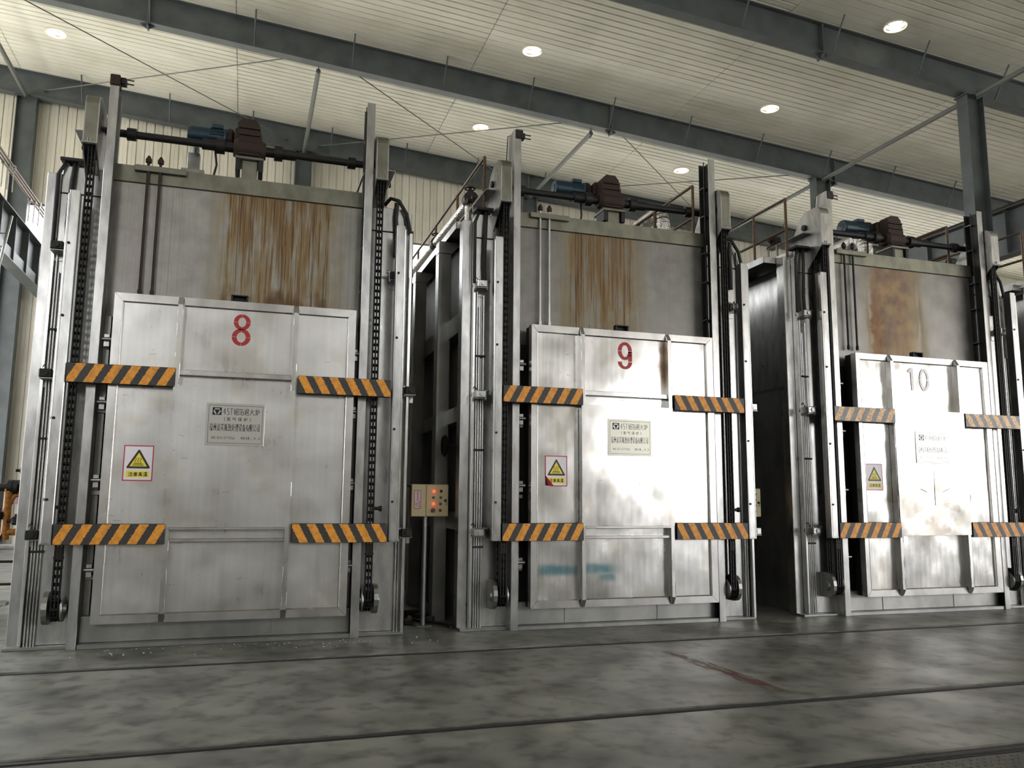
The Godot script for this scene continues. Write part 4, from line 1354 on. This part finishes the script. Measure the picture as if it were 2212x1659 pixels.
func chain_guard(i: int, side: int) -> void:
	var x: float = FURNACE_X[i] + [-0.065, 3.18][side]
	var dy: float = [0.06, -0.02, -0.07][i]
	var w := 0.15
	var g := thing("chain_guard", "round-topped metal chain guard at the top %s of the furnace %s" % [["left", "right"][side], WHICH[i]], "guard", Vector3(x, dy, 0), "chain guards")
	var prof := PackedVector2Array([Vector2(0.12, 5.40), Vector2(0.12, 5.86)])
	for k in 6:
		var a := k * PI / 10.0
		prof.append(Vector2(0.0 + 0.12 * cos(a), 5.88 + 0.12 * sin(a)))
	prof.append_array(PackedVector2Array([Vector2(-0.22, 6.0), Vector2(-0.36, 5.92), Vector2(-0.60, 5.58), Vector2(-0.62, 5.35), Vector2(-0.42, 5.20)]))
	part(g, "cover", M.greenish if i < 2 else M.post, "guard_cover%d" % (i / 2), func(mb: MB):
		# open below the front, where the chain comes out
		var o := prof.duplicate()
		o.append(Vector2(-0.22, 5.16))
		o.append(Vector2(-0.22, 5.34))
		o.append(Vector2(0.105, 5.41))
		mb.prism(o, 0, 0.012, w - 0.012))
	for q in 2:
		part(g, "side_cheek", M.post, "cheek%d" % q, func(mb: MB):
			var o := prof.duplicate()
			o.append(Vector2(-0.22, 5.10))
			mb.prism(o, 0, [0.0, w - 0.012][q], [0.012, w][q]))
	part(g, "front_rim", M.dull, "guard_rim", func(mb: MB):
		mb.box(-0.006, w + 0.006, 5.405, 5.425, 0.115, 0.135, 0.003)
		for q in [0.055, 0.085]:
			mb.cyl(Vector3(q, 5.42, 0.125), Vector3(q, 5.46, 0.125), 0.006, 6))
	var out := -1.0 if side == 0 else 1.0
	var xs := 0.0 if side == 0 else w
	part(g, "shaft_end", M.black, "shaft_end%d" % side, func(mb: MB):
		mb.cyl(Vector3(xs, 5.76, -0.25), Vector3(xs + out * 0.03, 5.76, -0.25), 0.045, 14)
		mb.cyl(Vector3(xs, 5.42, -0.33), Vector3(xs + out * 0.03, 5.42, -0.33), 0.03, 12))
	var st := part(g, "bearing_stand", M.dull, "bearing_stand%d" % side, func(mb: MB):
		mb.box(xs, xs + out * 0.13, 5.63, 5.645, -1.05, -0.12, 0.003)
		for z in [-1.02, -0.80]:
			mb.box(xs + out * 0.10, xs + out * 0.13, 5.22, 5.63, z, z + 0.03, 0.003)
		mb.box(xs + out * 0.10, xs + out * 0.13, 5.40, 5.42, -1.02, -0.80, 0.003))
	part(st, "bearing", M.rusty, "pillow_block%d" % side, func(mb: MB):
		mb.box(xs + out * 0.02, xs + out * 0.12, 5.64, 5.68, -1.05, -0.7, 0.004)
		mb.cyl(Vector3(xs + out * 0.02, 5.74, -0.88), Vector3(xs + out * 0.13, 5.74, -0.88), 0.075, 16)
		mb.cyl(Vector3(xs + out * 0.12, 5.74, -0.88), Vector3(xs + out * 0.19, 5.74, -0.88), 0.035, 12))


func limit_switch(i: int, side: int, k: int) -> void:
	var x: float = FURNACE_X[i] + [-0.20, 3.60][side] + (0.10 if side == 1 and k < 2 else 0.0) + (-0.12 if side == 1 and k == 2 else 0.0) - (0.05 if side == 0 else 0.0)
	var y: float = [1.17, 2.88, 4.30][k]
	var where: String = ["at bottom-bar height", "at upper-bar height", "above door height"][k]
	var t := thing("limit_switch", "%s limit switch %s on the furnace %s" % [["left", "right"][side], where, WHICH[i]], "switch", Vector3(x, y, -0.22), "door limit switches")
	var s := 1.0 if side == 0 else -1.0
	part(t, "bracket", M.post, "sw_bracket%d" % side, func(mb: MB):
		mb.box(-0.07, 0.07, -0.045, -0.035, 0.0, 0.20, 0.003)
		mb.box(-0.07, 0.07, -0.12, -0.035, 0.0, 0.010, 0.003))
	part(t, "housing", M.post if i > 0 else M.black, "sw_housing", func(mb: MB):
		mb.box(-0.07, 0.06, -0.035, 0.06, 0.04, 0.21, 0.01)
		mb.cyl(Vector3(0, 0.012, 0.21), Vector3(0, 0.012, 0.228), 0.026, 12))
	part(t, "roller_arm", M.post, "sw_arm%d" % side, func(mb: MB):
		mb.box(s * 0.055, s * 0.075, -0.06, 0.07, 0.13, 0.17, 0.003)
		mb.cyl(Vector3(s * 0.06, 0.06, 0.15), Vector3(s * 0.11, 0.06, 0.15), 0.018, 10))
	part(t, "cable", M.rubber, "sw_cable%d" % side, func(mb: MB):
		var p := []
		for q in 9:
			var a := q / 8.0
			p.append(Vector3(-s * (0.02 + 0.07 * a), 0.045 + 0.10 * sin(a * PI) - 0.05 * a, 0.08 - 0.05 * a))
		mb.tube(p, 0.006, 6))
	if side == 0 and k != 1:
		part(t, "pilot_light", M.red_lamp, "sw_led", func(mb: MB): mb.lathe(Vector3(0.02, -0.035, 0.12), Vector3.DOWN, [Vector2(0, 0.007), Vector2(0.006, 0.006), Vector2(0.009, 0.0)], 8))


func end_switch(i: int) -> void:
	var y: float = [6.24, 6.44, 6.22][i] - 0.12
	var t := thing("end_switch", "dark end switch box topping the left post of the furnace %s" % WHICH[i], "switch", Vector3(FURNACE_X[i], y, 0), "switch boxes on the left posts")
	part(t, "housing", M.black if i > 0 else M.rusty, "es_housing%d" % mini(i, 1), func(mb: MB):
		if i == 0:
			mb.box(0.145, 0.25, 0.12, 0.25, -0.15, 0.015, 0.008)
		else:
			mb.box(0.165, 0.27, 0.0, 0.125, -0.16, 0.012, 0.008))
	part(t, "plunger", M.black, "es_plunger%d" % mini(i, 1), func(mb: MB):
		var yy := 0.14 if i == 0 else 0.0
		mb.box(0.25, 0.31, yy + 0.02, yy + 0.10, -0.12, -0.02, 0.008)
		mb.cyl(Vector3(0.30, yy + 0.035, -0.04), Vector3(0.39, yy + 0.03, -0.04), 0.008, 8)
		mb.cyl(Vector3(0.30, yy + 0.085, -0.04), Vector3(0.39, yy + 0.08, -0.04), 0.008, 8))
	part(t, "wire", M.rubber, "es_wire%d" % i, func(mb: MB): mb.tube([Vector3(0.2, 0.13, -0.17), Vector3(0.12, 0.1, -0.2), Vector3(0.13, -0.25, -0.28), Vector3(0.15, -0.6, -0.29)], 0.007, 6))


func hoist(i: int) -> void:
	var dy: float = [0.06, -0.015, -0.04][i]
	var t := thing("hoist_drive", "blue motor and rusty gearbox with long shaft on the furnace %s" % WHICH[i], "hoist", Vector3(FURNACE_X[i], 0, -0.37), "door hoist drives")
	var sy := 5.77 + dy
	part(t, "pedestal", M.greenish, "ped%d" % i, func(mb: MB):
		mb.box(1.61, 1.79, 5.40, sy - 0.17, -0.10, 0.11, 0.006)
		mb.box(1.53, 1.86, sy - 0.185, sy - 0.15, -0.2, 0.16, 0.006)
		mb.box(1.57, 1.83, 5.395, 5.415, -0.16, 0.13, 0.004))
	for x in [1.535, 1.80]:
		part(t, "angle_bracket", M.black, "ped_bracket%d_%.2f" % [i, x], func(mb: MB):
			mb.box(x, x + 0.055, sy - 0.33, sy - 0.185, -0.12, 0.15, 0.006))
	var gb := part(t, "gearbox", M.rusty, "gear%d" % i, func(mb: MB):
		mb.prism(PackedVector2Array([Vector2(1.54, sy - 0.15), Vector2(1.82, sy - 0.15), Vector2(1.83, sy + 0.12), Vector2(1.79, sy + 0.30), Vector2(1.74, sy + 0.36), Vector2(1.60, sy + 0.36), Vector2(1.54, sy + 0.30)]), 2, -0.14, 0.09)
		mb.lathe(Vector3(1.5, sy, 0), Vector3.RIGHT, [Vector2(0, 0), Vector2(0, 0.10), Vector2(0.05, 0.13), Vector2(0.31, 0.13), Vector2(0.38, 0.10), Vector2(0.38, 0)], 18)
		mb.box(1.50, 1.66, sy + 0.12, sy + 0.32, -0.38, -0.10, 0.02)
		mb.lathe(Vector3(1.42, sy + 0.22, -0.28), Vector3.RIGHT, [Vector2(0, 0), Vector2(0, 0.13), Vector2(0.05, 0.13), Vector2(0.07, 0.10), Vector2(0.14, 0.09)], 18))
	for k in 5:
		part(gb, "cooling_fin", M.rusty, "fin%d" % i, func(mb: MB): mb.box(1.555, 1.805, -0.012, 0.012, 0.085, 0.115, 0.004)).position.y = sy - 0.1 + k * 0.085
	var mo := part(t, "motor", M.blue, "motor%d" % i, func(mb: MB):
		var my := sy + 0.215
		mb.lathe(Vector3(1.42, my, -0.28), Vector3.LEFT, [Vector2(0, 0.0), Vector2(0, 0.12), Vector2(0.03, 0.13), Vector2(0.05, 0.112), Vector2(0.22, 0.112), Vector2(0.22, 0.120), Vector2(0.435, 0.122), Vector2(0.465, 0.112), Vector2(0.47, 0.06), Vector2(0.46, 0.0)], 24)
		mb.box(1.22, 1.36, my + 0.10, my + 0.16, -0.35, -0.21, 0.008)
		mb.box(1.22, 1.36, my - 0.13, my - 0.10, -0.37, -0.19, 0.005))
	for k in 16:
		part(mo, "rib", M.blue, "motor_rib%d_%d" % [i, k], func(mb: MB):
			var a := TAU * k / 16.0
			var o := Vector3(0, cos(a), sin(a))
			mb.tube([Vector3(1.21, sy + 0.215, -0.28) + o * 0.114, Vector3(1.37, sy + 0.215, -0.28) + o * 0.114], 0.007, 5))
	part(mo, "fan_cowl", M.blue, "cowl%d" % i, func(mb: MB):
		mb.lathe(Vector3(0.955, sy + 0.215, -0.28), Vector3.LEFT, [Vector2(0, 0.06), Vector2(0.012, 0.055), Vector2(0.016, 0.0)], 16))
	for s in 2:
		var xa: float = [1.50, 1.88][s]
		var d: float = [-1.0, 1.0][s]
		part(t, "coupling", M.black, "coupling%d_%d" % [i, s], func(mb: MB):
			mb.lathe(Vector3(xa, sy, 0), Vector3.RIGHT * d, [Vector2(0, 0.06), Vector2(0.10, 0.06), Vector2(0.10, 0.095), Vector2(0.20, 0.095), Vector2(0.20, 0.065), Vector2(0.36, 0.065), Vector2(0.36, 0.045)], 16))
		part(t, "shaft", M.black, "shaft%d_%d" % [i, s], func(mb: MB): mb.cyl(Vector3(xa + d * 0.3, sy, 0), Vector3([0.06, 3.2][s], sy, 0), 0.045, 16))
		part(t, "shaft_bearing", M.black, "shaft_bearing%d_%d" % [i, s], func(mb: MB):
			var xb: float = [0.36, 2.93][s]
			mb.cyl(Vector3(xb - 0.05, sy, 0), Vector3(xb + 0.05, sy, 0), 0.075, 14))
	part(t, "motor_cable", M.rubber, "mcable%d" % i, func(mb: MB): mb.tube([Vector3(1.27, sy + 0.08, -0.02), Vector3(1.29, sy - 0.05, -0.1), Vector3(1.31, sy - 0.2, -0.12), Vector3(1.28, sy - 0.36, -0.12), Vector3(1.27, 5.39, -0.13)], 0.014, 8))


func handrail(called: String, label: String, x: float, z0: float, z1: float, spacing: float) -> void:
	var t := thing("handrail", label, "railing", Vector3(x, 5.2, 0), "handrails on the furnaces")
	var n := maxi(1, int(round((z0 - z1) / spacing)))
	for k in n + 1:
		var z := lerpf(z0, z1, float(k) / n)
		part(t, "post", M.rail, "rail_post", func(mb: MB): mb.tube([Vector3(0, 0, 0), Vector3(0, 0.93, 0)], 0.021, 8)).position.z = z
	for y in [0.93, 0.45]:
		part(t, "rail", M.rail, "", func(mb: MB): mb.tube([Vector3(0, y, z0), Vector3(0, y, z1)], 0.021, 8))
	part(t, "toe_board", M.post, "", func(mb: MB): mb.box(-0.004, 0.004, 0.0, 0.10, z1, z0))


func walkways() -> void:
	for i in [1, 2, 3]:
		var x0: float = FURNACE_X[i] - (0.50 if i == 1 else 0.66)
		var x1: float = FURNACE_X[i] - 0.13
		var z0 := -0.46
		var t := thing("walkway", ["", "steel walkway platform over the gap between the two leftmost furnaces", "steel walkway platform over the gap left of the rightmost furnace", "end of a walkway platform at the far right edge"][i], "walkway", Vector3(0, 5.2, 0), "walkway platforms between the furnaces")
		part(t, "deck", M.dull, "", func(mb: MB): mb.box(x0, x1, -0.02, 0.02, -7.5, z0, 0.004))
		part(t, "edge_channel", M.post, "", func(mb: MB): mb.box(x0 - 0.01, x0, -0.05, 0.05, -7.5, z0, 0.003))
		part(t, "end_channel", M.post, "", func(mb: MB): mb.box(x0, x1, -0.05, 0.05, z0, z0 + 0.01, 0.003))
		for z in [-1.4, -3.2, -5.0, -6.8]:
			part(t, "joist", M.black, "", func(mb: MB): mb.box(x0, x1, -0.07, -0.021, z - 0.03, z + 0.03, 0.003))
	handrail("a", "steel handrail on the walkway left of furnace 9", FURNACE_X[1] - 0.17, -0.30, -6.2, 1.35)
	handrail("b", "rusty handrail on the top right edge of furnace 9", FURNACE_X[1] + 2.98, -0.30, -5.0, 1.05)
	handrail("c", "rusty handrail on the walkway left of furnace 10", FURNACE_X[2] - 0.36, -0.30, -5.2, 0.88)
	handrail("d", "rusty handrail on top of furnace 10, behind its shaft", FURNACE_X[2] + 2.95, -0.5, -6.0, 1.1)
	handrail("e", "handrail behind the right chain guard of furnace 8", FURNACE_X[0] + 3.22, -1.0, -6.0, 1.2)
	handrail("f", "handrail at the far right edge beyond furnace 10", FURNACE_X[3] - 0.55, -0.30, -5.0, 1.2)
	var p := thing("service_pipe", "silver service pipe with black valves on the walkway left of furnace 9", "pipe", Vector3(FURNACE_X[1], 0, 0))
	part(p, "pipe", M.foil, "", func(mb: MB):
		var path := [Vector3(-0.14, 5.25, -1.15), Vector3(-0.14, 5.72, -1.15), Vector3(-0.14, 5.80, -1.19), Vector3(-0.14, 5.82, -1.28), Vector3(-0.20, 5.82, -6.5)]
		mb.tube(path, 0.075, 14))
	for z in [-3.3, -1.12]:
		part(p, "valve", M.black, "pipe_valve", func(mb: MB):
			mb.cyl(Vector3(-0.15, 5.83, -0.08), Vector3(-0.15, 5.83, 0.08), 0.105, 14)
			mb.cyl(Vector3(-0.15, 5.83, 0), Vector3(-0.15, 6.0, 0), 0.025, 8)
			mb.lathe(Vector3(-0.15, 5.98, 0), Vector3.UP, [Vector2(0, 0.07), Vector2(0.012, 0.085), Vector2(0.024, 0.07), Vector2(0.012, 0.055), Vector2(0, 0.07)], 16)).position.z = z
	# crane runway beams on both sides of the hall
	for s in 2:
		var x: float = [-4.3, 20.6][s]
		var c := thing("crane_beam", ["ribbed grey crane runway beam high on the left edge", "ribbed grey crane runway beam at the right, behind furnace 10"][s], "beam", Vector3(x, [-0.45, 0.0][s], 0), "crane runway beams")
		part(c, "web", M.beam, "crane_web", func(mb: MB): mb.box(-0.012, 0.012, 8.0, 9.2, -18.3, 6.0))
		part(c, "bottom_flange", M.beam, "crane_bottom", func(mb: MB): mb.box(-0.18, 0.18, 7.98, 8.01, -18.3, 6.0, 0.004))
		part(c, "top_flange", M.beam, "crane_top", func(mb: MB): mb.box(-0.22, 0.22, 9.19, 9.22, -18.3, 6.0, 0.004))
		part(c, "crane_rail", M.rusty, "crane_rail", func(mb: MB): mb.box(-0.05, 0.05, 9.22, 9.36, -18.3, 6.0, 0.012))
		if s == 0:
			part(c, "lower_chord", M.beam, "", func(mb: MB): mb.box(0.10, 0.12, 8.0, 8.33, -18.3, 6.0))
		for k in 19:
			part(c, "stiffener", M.beam, "crane_stiffener", func(mb: MB): mb.box(-0.17, 0.17, 8.01, 9.19, -0.006, 0.006)).position.z = -17.6 + k * (1.3 if s == 0 else 1.3)
	for k in 3:
		var x := -4.05 + k * 0.12
		var t := thing("conductor_bar", "thin steel bar above the left crane beam, %s of three" % ["outermost", "middle", "innermost"][k], "bar", Vector3(x, 9.50 - k * 0.06, 0), "conductor bars above the left crane beam")
		part(t, "bar", M.rail, "conductor", func(mb: MB): mb.tube([Vector3(0, 0, -18.2), Vector3(0, 0, 6.0)], 0.03, 6))
		for q in 8:
			part(t, "insulator", M.post, "insulator", func(mb: MB): mb.box(-0.012, 0.012, -0.62, 0.0, -0.012, 0.012, 0.002); mb.box(-0.035, 0.035, -0.06, 0.05, -0.05, 0.05, 0.008)).position.z = -17.0 + q * 2.6


func left_corner() -> void:
	var t := thing("gas_manifold", "black and yellow gas pipework with valves at the lower left edge", "pipework", Vector3(-1.55, 0, -4.0))
	part(t, "header_pipe", M.black, "", func(mb: MB):
		mb.cyl(Vector3(-1.6, 1.70, 0), Vector3(0.5, 1.70, 0), 0.06, 14)
		mb.cyl(Vector3(0.10, 1.70, 0), Vector3(0.16, 1.70, 0), 0.115, 14)
		mb.cyl(Vector3(0.17, 1.70, 0), Vector3(0.23, 1.70, 0), 0.115, 14))
	part(t, "riser_pipe", M.yellow, "", func(mb: MB):
		mb.cyl(Vector3(0.12, 0.95, 0.05), Vector3(0.12, 1.68, 0.05), 0.055, 14)
		mb.tube([Vector3(0.12, 1.45, 0.05), Vector3(0.2, 1.58, 0.02), Vector3(0.32, 1.62, 0.0), Vector3(0.5, 1.60, 0.0)], 0.05, 12)
		mb.cyl(Vector3(0.36, 1.60, 0.0), Vector3(0.36, 1.05, 0.0), 0.045, 12)
		mb.cyl(Vector3(0.12, 1.06, 0.05), Vector3(0.5, 1.06, 0.05), 0.05, 12)).set_meta("label", "yellow painted pipe bends")
	for q in [[0.30, 1.95, 0.02], [0.26, 1.22, 0.1], [0.02, 1.30, 0.08]]:
		part(t, "valve", M.black, "gas_valve", func(mb: MB):
			mb.lathe(Vector3(0, -0.06, 0), Vector3.UP, [Vector2(0, 0.05), Vector2(0.03, 0.07), Vector2(0.10, 0.07), Vector2(0.13, 0.03), Vector2(0.16, 0.025)], 12)
			mb.cyl(Vector3(-0.12, 0, 0), Vector3(0.10, 0, 0), 0.022, 8)).position = Vector3(q[0], q[1], q[2])
	part(t, "gauge", M.faded, "", func(mb: MB): mb.cyl(Vector3(-0.08, 1.42, 0.1), Vector3(-0.08, 1.42, 0.16), 0.055, 16))
	part(t, "tag", M.danger, "", func(mb: MB): mb.face(0.19, 0.31, 1.46, 1.56, 0.06, Rect2(0.19, 1.46, 0.12, 0.10)))
	part(t, "pump", M.blue, "", func(mb: MB): mb.lathe(Vector3(-0.42, 0.98, 0.06), Vector3.RIGHT, [Vector2(0, 0), Vector2(0, 0.12), Vector2(0.28, 0.13), Vector2(0.33, 0.05), Vector2(0.48, 0.05), Vector2(0.5, 0.07), Vector2(0.53, 0.0)], 18))
	var b := thing("pipe_bench", "grey steel bench frame under the yellow pipes at the lower left", "bench", Vector3(-1.62, 0, -4.2))
	part(b, "top", M.post, "", func(mb: MB): mb.box(-1.5, 0.5, 0.82, 0.86, -0.3, 0.3, 0.006))
	for x in [-1.4, -0.02, 0.44]:
		part(b, "leg", M.post, "bench_leg", func(mb: MB): mb.box(-0.03, 0.03, 0, 0.82, 0.2, 0.26, 0.005)).position.x = x
	for y in [0.30, 0.62]:
		part(b, "crossbar", M.rusty, "", func(mb: MB): mb.box(-1.4, 0.44, y, y + 0.035, 0.215, 0.245, 0.003))
	var p := thing("pipe_stub", "brown flanged pipe end lying near the floor at the left edge", "pipe", Vector3(-1.35, 0, -2.6))
	part(p, "pipe", M.rusty, "", func(mb: MB): mb.cyl(Vector3(-0.9, 0.34, 0), Vector3(0.22, 0.34, 0), 0.10, 18))
	part(p, "flange", M.rusty, "", func(mb: MB):
		mb.cyl(Vector3(0.10, 0.34, 0), Vector3(0.13, 0.34, 0), 0.15, 20)
		mb.cyl(Vector3(0.15, 0.34, 0), Vector3(0.18, 0.34, 0), 0.15, 20))
	part(p, "support", M.post, "", func(mb: MB):
		mb.box(-0.9, 0.35, 0.18, 0.23, -0.1, 0.1, 0.005)
		mb.box(-0.7, -0.64, 0.0, 0.18, -0.08, 0.08, 0.004)
		mb.prism(PackedVector2Array([Vector2(-0.2, 0.0), Vector2(-0.1, 0.0), Vector2(0.32, 0.18), Vector2(0.22, 0.18)]), 2, -0.04, 0.04))
	var l := thing("ladder", "grey steel ladder at the left edge, below the crane beam", "ladder", Vector3(-4.35, 0, -11.2))
	for s in 2:
		part(l, "stringer", M.post, "stringer", func(mb: MB): mb.tube([Vector3(-0.5, 0.0, 0.5), Vector3(0.42, 8.0, 0.0)], 0.035, 8)).position.x = s * 0.42 - 0.1
	for k in 24:
		var a := (k + 0.6) / 25.0
		part(l, "rung", M.post, "rung", func(mb: MB): mb.tube([Vector3(0, 0, 0), Vector3(0.42, 0, 0)], 0.018, 6)).position = Vector3(lerpf(-0.6, 0.32, a), a * 8.0, lerpf(0.5, 0.0, a))


func clutter() -> void:
	var rn := RandomNumberGenerator.new()
	rn.seed = 12
	var where := ["nearest the pole foot", "at the back of the heap", "on the left of the heap", "on top of the heap", "on the right of the heap", "at the front of the heap"]
	for k in 6:
		var t := part(self, "broken_brick", M.groove if k % 2 == 0 else M.rusty, "", func(mb: MB):
			var h := 0.05 + 0.02 * rn.randf()
			mb.box(-0.11, 0.11, 0.0, h, -0.055, 0.055, 0.012))
		t.position = [Vector3(4.20, 0, -0.95), Vector3(4.02, 0, -1.75), Vector3(3.86, 0, -1.30), Vector3(4.02, 0.07, -1.30), Vector3(4.16, 0, -1.36), Vector3(3.92, 0, -0.92)][k]
		t.rotation.y = rn.randf() * 3.0
		tag(t, "dark broken brick in the gap by the control box, " + where[k], "brick", "broken bricks in the gap")
	var h := part(self, "floor_hose", M.rubber, "", func(mb: MB):
		var p := []
		for q in 25:
			var a := q / 24.0
			p.append(Vector3(3.95 + 0.35 * a + 0.10 * sin(a * 9.0), 0.02, -1.9 + 1.55 * a))
		mb.tube(p, 0.018, 8))
	tag(h, "black hose lying on the floor in the gap under the control box", "hose")


func control_box(i: int) -> void:
	var x: float = [3.86, 8.55, 13.50][i]
	var t := thing("control_box", ["cream control box with lit red lamps, on a pole between furnaces 8 and 9", "cream control box mostly hidden behind the right edge of furnace 9", "cream control box edge at the far right of furnace 10"][i], "box", Vector3(x, 0, -0.62), "cream control boxes")
	part(t, "pole", M.dull, "cb_pole", func(mb: MB):
		mb.cyl(Vector3(0.20, 0.0, -0.08), Vector3(0.20, 1.40, -0.08), 0.035, 14)
		mb.box(0.10, 0.30, 0.0, 0.012, -0.18, 0.02, 0.003))
	part(t, "case", M.cream_box, "cb_case", func(mb: MB): mb.box(0.0, 0.485, 1.36, 1.77, -0.16, -0.015, 0.008))
	part(t, "door_leaf", M.cream_box, "cb_leaf_l", func(mb: MB): mb.box(0.003, 0.18, 1.365, 1.768, -0.012, 0.0, 0.004))
	var pn := part(t, "button_panel", M.cream_box, "cb_leaf_r", func(mb: MB): mb.box(0.196, 0.482, 1.365, 1.765, -0.012, 0.0, 0.004))
	part(t, "danger_label", M.danger, "cb_label", func(mb: MB): mb.face(0.036, 0.126, 1.46, 1.695, 0.002, Rect2(0.036, 1.46, 0.09, 0.235)))
	var knob := func(mb: MB): mb.lathe(Vector3.ZERO, Vector3.BACK, [Vector2(0, 0.018), Vector2(0.006, 0.018), Vector2(0.008, 0.014), Vector2(0.022, 0.014), Vector2(0.025, 0.0)], 14)
	for q in [[0.292, 1.682, M.red_lamp, "indicator_lamp"], [0.387, 1.685, M.black, "selector_knob"], [0.287, 1.603, M.green_button, "push_button"], [0.383, 1.604, M.green_button, "push_button"], [0.288, 1.522, M.red_lamp, "indicator_lamp"], [0.380, 1.523, M.red_button, "push_button"], [0.378, 1.443, M.red_button, "push_button"], [0.444, 1.565, M.black, "lock"]]:
		part(pn, q[3], q[2], "cb_knob", knob).position = Vector3(q[0], q[1], 0.0)
	part(pn, "stop_button", M.red_button, "cb_stop", func(mb: MB): mb.lathe(Vector3(0.282, 1.443, 0), Vector3.BACK, [Vector2(0, 0.016), Vector2(0.015, 0.016), Vector2(0.016, 0.028), Vector2(0.032, 0.026), Vector2(0.036, 0.0)], 16))
	part(pn, "handle", M.dull, "cb_handle", func(mb: MB): mb.box(0.452, 0.462, 1.505, 1.548, 0.0, 0.012, 0.003))
	if i == 0:
		for y in [1.682, 1.522]:
			var glow := OmniLight3D.new()
			glow.name = "indicator_glow"
			glow.light_color = Color(1.0, 0.30, 0.12)
			glow.light_energy = 0.0006
			glow.light_size = 0.012
			glow.omni_range = 30.0
			glow.omni_attenuation = 2.0
			glow.shadow_enabled = true
			glow.position = Vector3(x + 0.29, y, -0.62 + 0.04)
			add_child(glow, true)
	part(t, "cable", M.rubber, "cb_cable", func(mb: MB): mb.tube([Vector3(0.0, 1.74, -0.08), Vector3(-0.06, 1.76, -0.09), Vector3(-0.12, 1.86, -0.1), Vector3(-0.13, 2.2, -0.05)], 0.016, 8))
